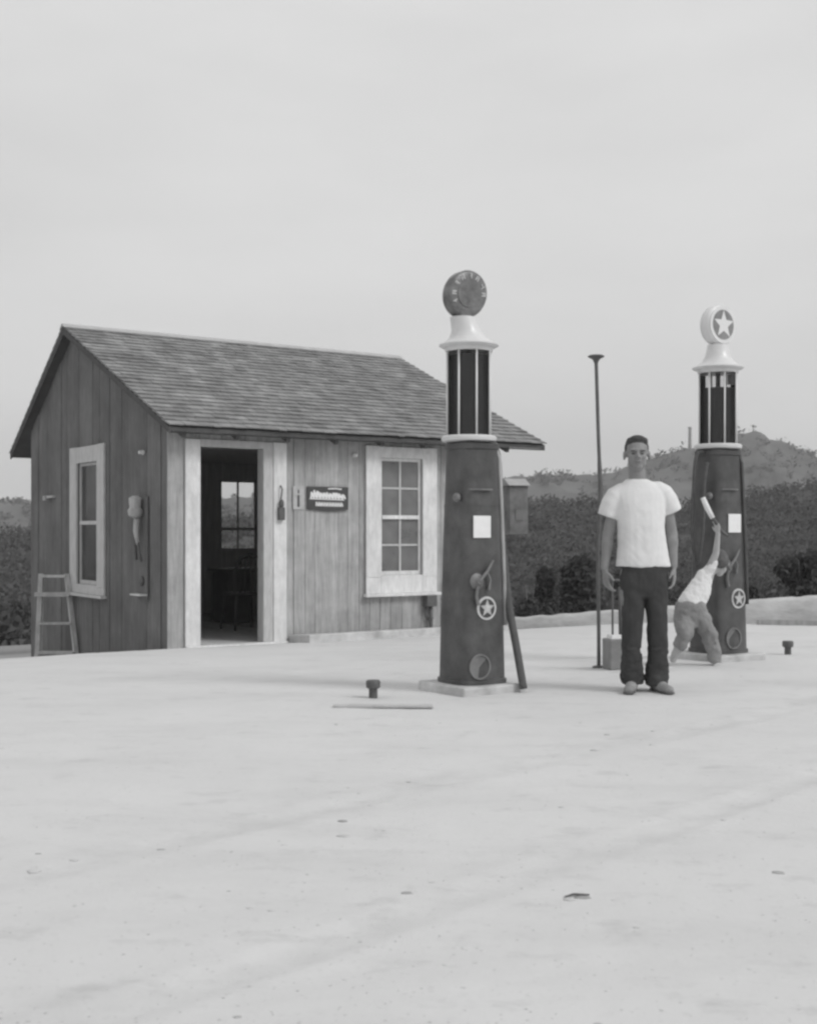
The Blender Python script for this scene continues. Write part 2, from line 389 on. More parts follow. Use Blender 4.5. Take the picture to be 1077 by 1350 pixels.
def scrub():
    mb = MB(); cnt = 0
    while cnt < 5200:
        px = random.uniform(-60, 1140); i = int(random.uniform(2, 33)); 
        k = int((px+1500)/25) if px < -20 else None
        # nearest vertex of the near hill
        X0 = None
        row = nv[i*nn:(i+1)*nn]
        j = random.randrange(55, nn-58); X, r, z = row[j]
        if not (-80 < X/r*F+CX < 1160): continue
        if fbm(X/16, r/16, 3, 8) < -.75: continue
        s = random.uniform(.35, 1.0)
        leaf_cloud(mb, (X+random.uniform(-.6, .6), r+random.uniform(-.6, .6), z+s*.35), s, 34, s*.20)
        cnt += 1
    # strip of brush just beyond the yard, in front of the slope
    for _ in range(1300):
        px = random.choice((random.uniform(-40, 60), random.uniform(640, 1120), random.uniform(640, 1120), random.uniform(250, 640)))
        d = random.uniform(26, 46); X = (px-CX)/F*d; s = random.uniform(.4, 1.05)
        if vv(X, d) < 11: continue
        leaf_cloud(mb, (X, d, gz(X, d)+s*.5), s, 70, s*.13)
    tag(mb.build('brush', M_['leaf']), 'low brush covering the slope behind the station', kind='stuff')
    mb = MB(); cnt = 0
    while cnt < 1500:
        i = random.randrange(3, 34); j = random.randrange(55, fn-58); X, r, z = fv[i*fn+j]
        if not (-40 < X/r*F+CX < 1120) or fbm(X/30, r/30, 3, 4) < -.1: continue
        s = random.uniform(.6, 1.6); leaf_cloud(mb, (X, r, z+s*.3), s, 14, s*.32); cnt += 1
    tag(mb.build('far_brush', mat('far scrub', .085, 1, .3, .2, tone=.3, bump=0)), 'scattered scrub on the far hills', kind='stuff')
scrub()

def bush(px, py_top, d, wide, label, n=1500, leaf=.07, name='bush'):
    X = (px-CX)/F*d; z0 = gz(X, d)-.05; top = CZ+(HY-py_top)/F*d; h = top-z0
    e = empty(name, (X, d, z0), 0, label, 'bush')
    st = MB()
    for k in range(7):
        a = random.uniform(0, 6.28); q = random.uniform(.2, .6)*wide
        st.tube([(0.03*k-.1, 0, 0), (math.cos(a)*q*.5, math.sin(a)*q*.5, h*.45), (math.cos(a)*q, math.sin(a)*q, h*.85)], [.03, .02, .006], 6)
    st.build('stem', M_['bark'], e)
    mb = MB()
    for k in range(9):
        a = random.uniform(0, 6.28); q = random.uniform(0, .55)*wide
        leaf_cloud(mb, (math.cos(a)*q, math.sin(a)*q, h*random.uniform(.18, .78)), wide*random.uniform(.35, .55), n//9, leaf, min(1.1, h/(2.2*wide)+.3))
    mb.build('foliage', M_['darkleaf'], e)
bush(1056, 724, 23, .50, 'dark dense bush behind the pale bank at the far right edge', 2600)
bush(1100, 715, 24, .6, 'dark bush just outside the right edge of the yard', 1500)
bush(768, 690, 27, .62, 'dark bush behind the thin standpipe', 2600, .08)
bush(722, 735, 25, .40, 'lower dark bush between the leaning hose and the standpipe', 1500)
bush(697, 760, 22, .28, 'small dark bush beside the hose of the nearer pump', 1200)
bush(990, 755, 26, .40, 'dark bush right of the farther pump', 1200)
bush(838, 740, 28, .6, 'dark bush behind the standing man', 1600)
bush(14, 790, 30, .55, 'dark bush at the left edge of the picture', 1400)
bush(40, 765, 34, .6, 'bush just left of the office corner', 1400)

# little pale shed on the slope beyond the roof end
def shed():
    d = 48; b = P(684, 684, d); t = P(684, 633, d); H = t.z-b.z; W = 26/F*d
    e = empty('hillside_shed', (b.x, d, b.z-.6), .35, 'tiny pale shed on the slope beyond the end of the office roof', 'shed')
    m1 = mat('pale shed paint', .19, .9, .5, 1.5, bump=0); m2 = mat('shed roof tin', .38, .7, .2, 2, bump=0)
    w = MB(); w.box((-W/2, 0, 0), (W/2, W, H*.86+.6)); w.build('wall', m1, e)
    r = MB(); z = H*.86+.6
    r.add([(-W*.6, -.1, z), (W*.6, -.1, z), (W*.6, W*.5, z+.28), (-W*.6, W*.5, z+.28), (W*.6, W+.1, z), (-W*.6, W+.1, z)], [(0, 1, 2, 3), (3, 2, 4, 5), (0, 3, 5), (1, 4, 2), (0, 5, 4, 1)])
    r.build('roof', m2, e)
    q = MB(); q.box((-W*.2, -.03, .55), (W*.2, -.005, .95)); q.build('window', mat('shed opening', .2, bump=0), e)
shed()

# ------------------------------------------------------------------ pale stone bank along the back of the yard
def bank():
    pts = [(548, 17.6, 845, 827), (600, 17.4, 842, 823), (690, 17.0, 838, 817), (760, 16.6, 834, 811), (850, 16.1, 830.5, 805), (950, 15.6, 827, 797.5), (1077, 15.0, 822, 788), (1250, 14.3, 815, 775), (1500, 13.6, 805, 755)]
    e = MB(); rows = []
    N_ = 160
    for i in range(N_+1):
        x = 548+(1500-548)*(i/N_)
        d = lerp_tab([(p[0], p[1]) for p in pts], x); b = lerp_tab([(p[0], p[2]) for p in pts], x); t = lerp_tab([(p[0], p[3]) for p in pts], x)
        B = P(x, b, d); T = P(x, t, d); j = fbm(x/30, 3, 4)*.025
        g = gz(B.x, d)
        rows.append([Vector((B.x, d-.02+j*.6, min(B.z, g)-.15)), Vector((B.x, d+j, B.z+.02)), Vector((B.x, d+.05+j*1.5, (B.z+T.z)/2)), Vector((T.x, d+.11+j, T.z-.03+j)), Vector((T.x, d+.17, T.z+j*.8)), Vector((T.x, d+.5, T.z+j)), Vector((T.x, d+.9, T.z-.1)), Vector((T.x, d+1.5, T.z-.8))])
    e.rings(rows, cap=True)
    o = e.build('stone_bank', M_['berm'], smooth=True, auto=50)
    tag(o, 'long low pale stone bank along the back edge of the yard', 'wall')
bank()
def shade_strip():  # strip added to draw the contact shadow along the bank foot
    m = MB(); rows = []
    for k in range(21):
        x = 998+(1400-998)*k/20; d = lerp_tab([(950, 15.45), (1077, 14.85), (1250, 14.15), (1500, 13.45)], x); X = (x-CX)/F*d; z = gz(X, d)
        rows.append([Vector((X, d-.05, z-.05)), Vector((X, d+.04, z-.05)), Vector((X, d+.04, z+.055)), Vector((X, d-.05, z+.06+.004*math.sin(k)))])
    m.rings(rows); tag(m.build('contact_shade_strip', M_['oldwood']), 'thin added strip standing in for the contact shadow at the foot of the pale bank on the right', 'shade_strip')
shade_strip()

# ------------------------------------------------------------------ office building (local x along the front, y towards the back)
TH = math.atan2(.56, .828); ZB = -.13
def LB(u, v, z): return Vector((-2.5+u*.828-v*.56, 12.9+u*.56+v*.828, z))
L, W, UR0, UR1, VF, VB, VR = 4.28, 4.7, -.12, 4.85, -.30, 5.25, 3.0
ZE, ZR = 2.19, 3.65
def zroof(v): return ZE+(v-VF)*(ZR-ZE)/(VR-VF) if v < VR else ZR-(v-VR)*(ZR-ZE)/(VB-VR)
office = empty('station_office', (-2.5, 12.9, ZB), TH, 'small weathered board filling-station office with shingled roof and open door', 'building')
def zl(z): return z-ZB

def boards(name, axis, a0, a1, zbot, ztop, holes, off0, off1, m, wid=.145, gap=.004, jitter=.006, parent=office, single=False):
    """vertical boards; axis 'u' (wall runs along x at y=off) or 'v'"""
    mb = MB(); br = [a0]
    x = a0+ wid
    while x < a1-.03: br.append(x+random.uniform(-.01, .01)); x += wid
    br.append(a1)
    for h in holes: br += [h[0], h[1]]
    br = sorted(set(br)); br = [b for i, b in enumerate(br) if i == 0 or b-br[i-1] > .0005]
    tone = .5
    reg = set()
    for i in range(len(br)-1):
        s0, s1 = br[i]+gap/2, br[i+1]-gap/2
        if s1-s0 < .003: continue
        tone = random.random(); mid = (s0+s1)/2; spans = [(None, None)]
        segs = []; lo = None
        hs = sorted([h for h in holes if h[0]-.001 <= mid <= h[1]+.001], key=lambda h: h[2])
        z = 'bot'
        cuts = []
        cur = 'b'
        prev = None
        for h in hs: cuts.append((prev, h[2])); prev = h[3]
        cuts.append((prev, None))
        jj = random.uniform(-jitter, jitter)
        for c0, c1 in cuts:
            zb0 = zbot(s0) if c0 is None else c0; zb1 = zbot(s1) if c0 is None else c0
            zt0 = ztop(s0) if c1 is None else c1; zt1 = ztop(s1) if c1 is None else c1
            if zt0-zb0 < .01: continue
            o0, o1 = off0+jj, off1
            vs = []
            for o in (o0, o1):
                for s_, zz in ((s0, zb0), (s1, zb1), (s1, zt1), (s0, zt0)):
                    vs.append((s_, o, zl(zz)) if axis == 'u' else (o, s_, zl(zz)))
            mb.add(vs, [(0, 1, 2, 3), (7, 6, 5, 4), (0, 4, 5, 1), (1, 5, 6, 2), (2, 6, 7, 3), (3, 7, 4, 0)], tone)
    return mb.build(name, m, parent)
DOOR = (.323, 1.073, -1, 2.0); WINF = (2.60, 3.19, .58, 1.955)
WING = (2.05, 2.77, .45, 1.93); WINB = (2.774, 3.378, .80, 1.86)
top = lambda s: zroof(0)-.10
zg = lambda v: zroof(v)-.10
f1 = lambda s: -.30
f2 = lambda v: -.95
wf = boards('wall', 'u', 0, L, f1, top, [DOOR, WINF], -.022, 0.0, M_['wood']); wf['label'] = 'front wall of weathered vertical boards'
wg = boards('wall', 'v', 0.0, W, f2, zg, [WING], -.022, 0.0, M_['wood_shade'], wid=.19); wg['label'] = 'gable end wall, its shade painted into the boards'
wb = boards('wall', 'u', 0.09, L-.09, f2, lambda s: zroof(W)-.1, [WINB], W, W-.03, M_['wood_shade'])
wr = boards('wall', 'v', 0.0, W, f2, zg, [], L+.022, L, M_['wood_shade'], wid=.19)
# inner lining
li = MB()
def lining(name, axis, a0, a1, zt, holes, o0, o1):
    boards(name, axis, a0, a1, lambda s: -.12, zt, holes, o0, o1, M_['inside'], wid=.3, jitter=0, gap=.002)
lining('inner_wall', 'u', .09, L-.09, lambda s: 2.1, [DOOR, WINF], .002, .085)
lining('inner_wall', 'v', .0, W-.002, lambda s: 2.1, [WING], .002, .088)
lining('inner_wall', 'u', .09, L-.09, lambda s: 2.1, [WINB], W-.09, W-.032)
lining('inner_wall', 'v', .0, W-.002, lambda s: 2.1, [], L-.088, L-.002)
fl = MB(); x = .1
while x < L-.1: fl.box((x, .0, zl(-.2)), (min(x+.118, L-.09), W-.03, zl(-.125))); x += .12
fl.build('floor', M_['inside'], office)
ce = MB(); ce.box((.09, .09, zl(2.101)), (L-.09, W-.1, zl(2.12))); ce.build('ceiling', M_['inside'], office)
sil = MB(); sil.box((.15, -.10, zl(-.17)), (1.36, .002, zl(-.118))); sil.build('doorstep', M_['white'], office, bevel=.006)

# door casings and header
c = MB(); c.box((.150, -.055, zl(-.118)), (.323, -.0285, zl(2.075)), .5); c.box((.305, -.0285, zl(-.118)), (.3228, .10, zl(2.0)), .4)
c.box((1.195, -.055, zl(-.118)), (1.355, -.0285, zl(2.075)), .5)
c.build('door_casing', M_['white'], office, bevel=.004)
c = MB(); c.box((1.0732, -.045, zl(-.118)), (1.193, -.0285, zl(2.075)), .5); c.box((1.0732, -.0285, zl(-.118)), (1.092, .10, zl(2.0)), .4)
o = c.build('door_jamb', M_['greytrim'], office, bevel=.004)
c = MB(); c.box((.325, -.050, zl(2.0)), (1.0718, -.0285, zl(2.078)), .5); c.build('door_header', M_['greytrim'], office, bevel=.004)
# door leaf folded inward, against the left side of the room
dl = MB(); dl.box((.335, .11, zl(-.10)), (.375, .86, zl(1.97)), .5)
for z0, z1 in ((.1, .8), (.95, 1.8)): dl.box((.376, .22, zl(z0)), (.384, .75, zl(z1)), .2)
d_ = dl.build('door', M_['dark'], office, bevel=.004)
kn = MB(); kn.ell((.40, .80, zl(.92)), (.025, .025, .025)); kn.build('door_knob', M_['pumpl'], d_, smooth=True)
# corner boards
c = MB(); c.box((-.045, -.045, zl(-.32)), (.075, -.0285, zl(2.14)), .4); c.build('corner_board', M_['wood'], office)
c = MB(); c.box((-.045, -.028, zl(-.40)), (-.0285, .07, zl(2.16)), .4); c.build('corner_board', M_['wood_shade'], office)

def window(axis, hole, o_out, sgn, trim_w, trim_top, trim_bot, sill, bars, name='window', mt=None, mcas=None, gm=None):
    """hole=(a0,a1,z0,z1) ; o_out outer plane, sgn -1 outward"""
    mt = mt or M_['white']; a0, a1, z0, z1 = hole
    def bx(mb, s0, s1, o0, o1, q0, q1, tn=.5):
        o0, o1 = o_out+sgn*o0, o_out+sgn*o1; lo, hi = min(o0, o1), max(o0, o1)
        if axis == 'u': mb.box((s0, lo, zl(q0)), (s1, hi, zl(q1)), tn)
        else: mb.box((lo, s0, zl(q0)), (hi, s1, zl(q1)), tn)
    e = MB()   # casing
    bx(e, a0-trim_w, a0, .007, .036, z0-.02, z1+trim_top, .45); bx(e, a1, a1+trim_w, .007, .036, z0-.02, z1+trim_top, .55)
    bx(e, a0+.0005, a1-.0005, .007, .034, z1, z1+trim_top-.004, .4); bx(e, a0+.0005, a1-.0005, .007, .033, z0-trim_bot, z0, .6)
    bx(e, a0-trim_w, a0-.0005, .007, .033, z0-trim_bot, z0-.021, .6); bx(e, a1+.0005, a1+trim_w, .007, .033, z0-trim_bot, z0-.021, .6)
    fr = e.build(name, mt, office, bevel=.004)
    s = MB(); bx(s, a0-trim_w-.03, a1+trim_w+.03, .0065, .085, z0-trim_bot-.035, z0-trim_bot-.001); s.build('sill', mt, fr, bevel=.005)
    f = MB(); fw = .035; zm = sill
    bx(f, a0+.001, a0+fw, -.05, -.012, z0+.001, z1-.001); bx(f, a1-fw, a1-.001, -.05, -.012, z0+.001, z1-.001)
    bx(f, a0+fw, a1-fw, -.05, -.012, z1-fw, z1-.001); bx(f, a0+fw, a1-fw, -.05, -.012, z0+.001, z0+fw*1.4)
    bx(f, a0+fw, a1-fw, -.05, .002, zm-.022, zm+.022, .9); f.build('sash', mt, fr)
    if bars:
        g = MB(); am = (a0+a1)/2
        for q0, q1 in ((z0+fw*1.4, zm-.022), (zm+.022, z1-fw)):
            zc = (q0+q1)/2
            bx(g, am-.013, am+.013, -.044, -.018, q0, q1); bx(g, a0+fw, am-.0135, -.043, -.019, zc-.012, zc+.012); bx(g, am+.0135, a1-fw, -.043, -.019, zc-.012, zc+.012)
        g.build('muntin', mcas or M_['greytrim'], fr)
    p = MB()
    for q0, q1 in ((z0+.02, zm), (zm, z1-.01)):
        bx(p, a0+.01, a1-.01, -.034, -.031, q0, q1-.001)
    p.build('pane', gm or winglass, fr)
    return fr
window('u', WINF, -.022, -1, .205, .135, .21, 1.262, True)['label'] = 'front window with wide white frame'
window('v', WING, -.022, -1, .24, .20, .11, 1.20, False, mt=M_['sidewhite'], gm=sideglass)['label'] = 'narrow gable window in a pale frame'
# back window: seen through the open door
def backwin():
    a0, a1, z0, z1 = WINB; f = MB(); y0, y1 = W-.05, W-.02
    for s0, s1, q0, q1 in ((a0, a0+.03, z0, z1), (a1-.03, a1, z0, z1), (a0+.03, a1-.03, z1-.03, z1), (a0+.03, a1-.03, z0, z0+.04), (a0+.03, a1-.03, 1.11, 1.15)):
        f.box((s0, y0, zl(q0)), (s1, y1, zl(q1)))
    am = (a0+a1)/2
    f.box((am-.013, y0+.004, zl(z0+.04)), (am+.013, y1-.004, zl(1.11))); f.box((am-.013, y0+.004, zl(1.15)), (am+.013, y1-.004, zl(z1-.03)))
    fr = f.build('window', M_['inside'], office); fr['label'] = 'back window seen through the open door'
    p = MB(); p.box((a0+.02, W-.038, zl(z0+.02)), (a1-.02, W-.035, zl(z1-.02))); p.build('pane', backglass, fr)
backwin()

# roof
def roof():
    base = MB()
    th = .045
    def P3(u, v, z): return (u, v, zl(z))
    for v0, z0, v1, z1 in ((VF, ZE, VR, ZR), (VB, ZE, VR, ZR)):
        vs = [P3(UR0, v0, z0-th-.02), P3(UR1, v0, z0-th-.02), P3(UR1, v1, z1-th-.02), P3(UR0, v1, z1-th-.02), P3(UR0, v0, z0-.02), P3(UR1, v0, z0-.02), P3(UR1, v1, z1-.02), P3(UR0, v1, z1-.02)]
        base.add(vs, [(0, 3, 2, 1), (4, 5, 6, 7), (0, 1, 5, 4), (1, 2, 6, 5), (2, 3, 7, 6), (3, 0, 4, 7)], .5)
    rf = base.build('roof', M_['dark'], office)
    for v0, v1 in ((VF, VR), (VB, VR)):
        mb = MB(); dv = v1-v0; ln = math.hypot(dv, ZR-ZE); t = Vector((0, dv/ln, (ZR-ZE)/ln)); nrm = Vector((0, -t.z*(1 if dv > 0 else -1), abs(t.y)))
        n = int(ln/.135); step = ln/n
        for i in range(n+1):
            s0 = i*step-.03; u = UR0-.03+random.uniform(-.05, 0)
            while u < UR1+.02:
                w = random.uniform(.08, .19); u1 = min(u+w, UR1+.03)
                a = max(u, UR0-.03); s = s0+random.uniform(-.008, .008); e = min(s+step*1.55, ln)
                if u1-a > .02 and e-s > .03:
                    q0 = Vector((0, v0, zl(ZE)))+t*s+nrm*(.008+random.uniform(0, .006)); q1 = Vector((0, v0, zl(ZE)))+t*e+nrm*(-.012)
                    thk = nrm*.013; vs = []
                    for q in (q0, q1):
                        for uu in (a+.002, u1-.002):
                            vs += [Vector((uu, q.y, q.z)), Vector((uu, q.y, q.z))+thk]
                    mb.add(vs, [(0, 2, 3, 1), (4, 5, 7, 6), (1, 3, 7, 5), (0, 4, 6, 2), (0, 1, 5, 4), (2, 6, 7, 3)])
                u = u1+.001
        mb.build('shingles', M_['shingle'], rf)
    rc = MB()
    rc.add([P3(UR0-.04, VR-.10, zroof(VR-.10)+.022), P3(UR1+.04, VR-.10, zroof(VR-.10)+.022), P3(UR1+.04, VR, ZR+.035), P3(UR0-.04, VR, ZR+.035), P3(UR1+.04, VR+.09, zroof(VR+.09)+.022), P3(UR0-.04, VR+.09, zroof(VR+.09)+.022),
            P3(UR0-.04, VR, ZR+.0), P3(UR1+.04, VR, ZR+.0)], [(0, 1, 2, 3), (3, 2, 4, 5), (0, 3, 5, 6), (1, 7, 4, 2), (0, 6, 7, 1), (5, 4, 7, 6)], .5)
    rc.build('ridge_cap', M_['ridge'], rf)
    # rake boards at both ends, front rafters tails
    for u0, u1 in ((UR0-.022, UR0-.001), (UR1+.001, UR1+.022)):
        for v0, v1 in ((VF, VR), (VB, VR)):
            vs = []; rk = MB()
            for u in (u0, u1):
                vs += [P3(u, v0, ZE-.085), P3(u, v1, ZR-.10), P3(u, v1, ZR-.019), P3(u, v0, ZE-.019)]
            rk.add(vs, [(0, 1, 2, 3), (7, 6, 5, 4), (0, 4, 5, 1), (1, 5, 6, 2), (2, 6, 7, 3), (3, 7, 4, 0)], .4)
            rk.build('rake_board', M_['dark'], rf)
    fb = MB(); fb.box((UR0, VF+.02, zl(ZE-.082)), (UR1, VF+.035, zl(ZE-.066)), .5); fb.build('fascia', M_['dark'], rf)
    u = .05
    while u < UR1:
        r = MB(); r.prism((u, VF+.05, zl(ZE-.095)), (u, .12, zl(zroof(.12)-.115)), .045, .06, .4); r.build('rafter_tail', M_['dark'], rf); u += .61
    for v in (.35, 1.9, 3.0):
        r = MB(); r.box((L+.03, v-.03, zl(zroof(v)-.16)), (UR1-.01, v+.03, zl(zroof(v)-.07))); r.build('lookout', M_['dark'], rf)
roof()
# porcelain insulators, bracket, latch lamp on the casing
for (u, v, z, n) in ((-.03, .62, 1.955, 'v'), (2.24, -.03, 1.97, 'u')):
    i = MB(); i.lathe([(.012, 0), (.024, .01), (.026, .03), (.016, .045), (.022, .06), (.010, .072)], n=14, M=Matrix.Rotation(math.radians(90), 3, 'X') if n == 'u' else Matrix.Rotation(math.radians(-90), 3, 'Y'), c=(u, v+(.005 if n == 'u' else 0), zl(z)))
    i.build('insulator', M_['milk'], office, smooth=True)
i = MB(); i.box((-.07, 3.65, zl(1.53)), (-.023, 3.95, zl(1.56))); i.box((-.10, 3.88, zl(1.50)), (-.071, 3.94, zl(1.56))); i.build('bracket', M_['greytrim'], office, bevel=.004)
lt = MB(); lt.box((1.24, -.10, zl(1.22)), (1.31, -.056, zl(1.36))); lt.ell((1.275, -.085, zl(1.40)), (.028, .028, .05)); lt.tube([(1.275, -.07, zl(1.45)), (1.275, -.10, zl(1.56)), (1.275, -.06, zl(1.60))], .008)
tag(lt.build('door_lantern', M_['iron']), 'small dark lantern hanging on the right door casing', 'lantern')
lt = bpy.data.objects['door_lantern']; lt.location = (-2.5, 12.9, ZB); lt.rotation_euler = (0, 0, TH)

def onwall(name, label, cat):
    return empty(name, (-2.5, 12.9, ZB), TH, label, cat)
def rebase(e, u, v, z):
    """move an on-wall thing's origin to its own place"""
    off = Vector((u, v, zl(z)))
    e.location = Vector((-2.5, 12.9, ZB))+Matrix.Rotation(TH, 3, 'Z') @ off
    for c in e.children:
        for vt in c.data.vertices: vt.co -= off
def sign():
    e = onwall('wall_sign', 'small dark enamel sign with two lines of pale lettering left of the front window', 'sign')
    u0, u1, z0, z1 = 1.62, 2.155, 1.345, 1.60
    b = MB(); n = 10; prof = []
    for k in range(n+1): t = k/n; prof.append((u0+(u1-u0)*t, z0-.022*math.sin(math.pi*t)))
    for k in range(n+1): t = 1-k/n; prof.append((u0+(u1-u0)*t, z1+.0*math.sin(math.pi*t)))
    b.rings([[Vector((x, -.05, zl(z))) for x, z in prof], [Vector((x, -.035, zl(z))) for x, z in prof]])
    b.build('panel', M_['starblack'], e, bevel=.003)
    # two lines of worn, unreadable pale lettering: heavy script on top, a shorter line under it
    t = MB(); random.seed(3)
    def stroke(pts, wd):
        for (xa, za), (xb, zb) in zip(pts, pts[1:]):
            d = Vector((xb-xa, 0, zb-za)); l = d.length; d /= l; q = Vector((-d.z, 0, d.x))*wd/2; a = Vector((xa, 0, zl(za)))-d*wd*.3; c = Vector((xb, 0, zl(zb)))+d*wd*.3
            y = -.0525-random.uniform(0, .003)
            t.add([Vector((p.x, y, p.z)) for p in (a-q, c-q, c+q, a+q)]+[Vector((p.x, -.0502, p.z)) for p in (a-q, c-q, c+q, a+q)], [(0, 1, 2, 3), (0, 4, 5, 1), (1, 5, 6, 2), (2, 6, 7, 3), (3, 7, 4, 0)], .5)
    x = u0+.045
    while x < u1-.07:
        h = .085 if x < u0+.20 else .062; zb = 1.475-.02*(x-u0)
        hh = h*random.uniform(.6, 1.0); stroke([(x, zb), (x+.006, zb+hh)], .022); stroke([(x+.004, zb+hh*.55), (x+.024, zb+hh*random.uniform(.6, .95)), (x+.028, zb+.010), (x+.040, zb+.006)], .019); x += random.uniform(.036, .046)
    stroke([(u0+.03, 1.462), (u1-.06, 1.452)], .010)
    x = u0+.11
    while x < u1-.08:
        zb = 1.385-.015*(x-u0); stroke([(x, zb), (x+.004, zb+.042)], .013); stroke([(x+.002, zb+.04), (x+.02, zb+.022), (x+.022, zb+.002)], .012); x += .036
    stroke([(u0+.27, 1.578), (u0+.37, 1.582), (u0+.44, 1.575)], .013)
    t.build('lettering', M_['card'], e)
    rebase(e, (u0+u1)/2, -.04, (z0+z1)/2)
    e = onwall('paper_notice', 'narrow pale paper notice with a dark mark between the door and the dark sign', 'notice')
    p = MB(); p.box((1.445, -.036, zl(1.34)), (1.585, -.0305, zl(1.60))); p.build('sheet', mat('aged paper', .46, .9, .2, 14, bump=0), e)
    p = MB(); p.box((1.50, -.040, zl(1.37)), (1.525, -.0365, zl(1.50))); p.box((1.505, -.040, zl(1.52)), (1.52, -.0365, zl(1.56))); p.build('print', M_['dark'], e)
    rebase(e, 1.515, -.033, 1.47)
sign()
def meter():
    e = onwall('meter_box', 'small dark meter box with a pipe under the front window', 'meter box')
    b = MB(); b.box((3.20, -.13, zl(.20)), (3.345, -.031, zl(.335))); b.build('case', M_['iron'], e, bevel=.008)
    b = MB(); b.tube([(3.29, -.07, zl(.21)), (3.295, -.07, zl(0)), (3.29, -.075, zl(-.18))], .022); b.tube([(3.225, -.06, zl(.20)), (3.225, -.06, zl(.08)), (3.26, -.055, zl(.04))], .012); b.build('pipe', M_['iron'], e, smooth=True)
    b = MB(); b.lathe([(.034, 0), (.034, .02)], c=(3.29, -.07, zl(.05)), n=12); b.build('coupling', M_['iron'], e)
    rebase(e, 3.27, -.07, -.18)
meter()
def dispenser():
    e = onwall('wall_dispenser', 'tall pale oil dispenser fixture mounted on the gable wall near the corner', 'dispenser')
    v = .66; x = -.031
    def Z(y, d=13.4): return CZ+(HY-y)/F*d
    b = MB(); b.box((x-.02, v-.16, zl(Z(790))), (x, v+.15, zl(Z(655)))); b.build('backboard', M_['wood_shade'], e, bevel=.004)
    b = MB(); b.lathe([(.02, Z(683)), (.072, Z(680)), (.082, Z(673)), (.06, Z(669)), (.066, Z(664)), (.07, Z(657)), (.03, Z(654))], c=(x-.10, v-.02, -ZB), n=20); b.build('reservoir', M_['oldwood'], e, smooth=True, auto=40)
    b = MB(); b.tube([(x-.08, v-.02, zl(Z(684))), (x-.09, v-.02, zl(Z(700))), (x-.08, v-.05, zl(Z(718)))], [.035, .032, .02], 12); b.build('tube', M_['oldwood'], e, smooth=True)
    b = MB(); b.tube([(x-.08, v-.06, zl(Z(716))), (x-.09, v-.11, zl(Z(728))), (x-.07, v-.13, zl(Z(740)))], .013, 8); b.tube([(x-.06, v+.07, zl(Z(680))), (x-.06, v+.09, zl(Z(712))), (x-.06, v+.05, zl(Z(738)))], .016, 8); b.build('pipe', M_['iron'], e, smooth=True)
    b = MB(); b.lathe([(.05, 0), (.055, .02), (.03, .03)], M=Matrix.Rotation(math.radians(-90), 3, 'Y'), c=(x-.02, v-.03, zl(Z(766))), n=16); b.build('dial', M_['iron'], e, smooth=True)
    b = MB(); b.box((x-.11, v-.17, zl(Z(785))), (x-.021, v+.12, zl(Z(783)))); b.build('shelf', M_['white'], e, bevel=.003)
    rebase(e, x-.02, v, Z(790))
dispenser()

# inside furniture
def furniture():
    e = onwall('desk', 'dark wooden desk inside the office seen through the doorway', 'desk')
    b = MB(); b.box((1.9, 2.6, zl(.56)), (3.0, 3.2, zl(.60))); b.build('desktop', M_['furn'], e, bevel=.005)
    b = MB(); b.box((1.95, 2.66, zl(-.12)), (2.3, 3.15, zl(.558))); b.box((2.62, 2.66, zl(-.12)), (2.95, 3.15, zl(.558)))
    b.build('drawer_pedestal', M_['furn'], e, bevel=.005)
    rebase(e, 2.45, 2.9, -.125)
    e = onwall('office_chair', 'dark round-backed wooden chair in front of the desk inside the doorway', 'chair')
    cx, cy = 1.72, 1.75
    b = MB(); b.box((cx-.21, cy-.2, zl(.30)), (cx+.21, cy+.2, zl(.34))); b.build('seat', M_['furn'], e, bevel=.02)
    for sx in (-1, 1):
        for sy in (-1, 1):
            b = MB(); b.tube([(cx+sx*.17, cy+sy*.16, zl(.30)), (cx+sx*.21, cy+sy*.2, zl(-.12))], [.02, .014], 8); b.build('leg', M_['furn'], e, smooth=True)
    b = MB(); pts = [(cx-.21, cy-.19, zl(.34)), (cx-.22, cy-.2, zl(.6)), (cx-.14, cy-.21, zl(.76)), (cx, cy-.215, zl(.81)), (cx+.14, cy-.21, zl(.76)), (cx+.22, cy-.2, zl(.6)), (cx+.21, cy-.19, zl(.34))]
    b.tube(pts, .018, 8)
    for k in range(-2, 3): b.tube([(cx+k*.07, cy-.19, zl(.34)), (cx+k*.07, cy-.21, zl(.79-abs(k)*.02))], .01, 6)
    b.build('backrest', M_['furn'], e, smooth=True)
    rebase(e, cx, cy, -.125)
furniture()

# concrete walk in front of the wall
def walk():
    m = MB(); 
    pts = [LB(1.38, -.52, 0), LB(4.25, -.42, 0), LB(4.28, -.05, 0), LB(1.38, -.05, 0)]
    zt = lambda p: gz(p.x, p.y)+.085
    vs = [Vector((p.x, p.y, zt(p))) for p in pts]+[Vector((p.x, p.y, zt(p)-.2)) for p in pts]
    m.add(vs, [(0, 1, 2, 3), (7, 6, 5, 4), (0, 4, 5, 1), (1, 5, 6, 2), (2, 6, 7, 3), (3, 7, 4, 0)])
    tag(m.build('concrete_walk', M_['conc'], bevel=.012), 'low concrete walk along the foot of the front wall', kind='structure')
walk()

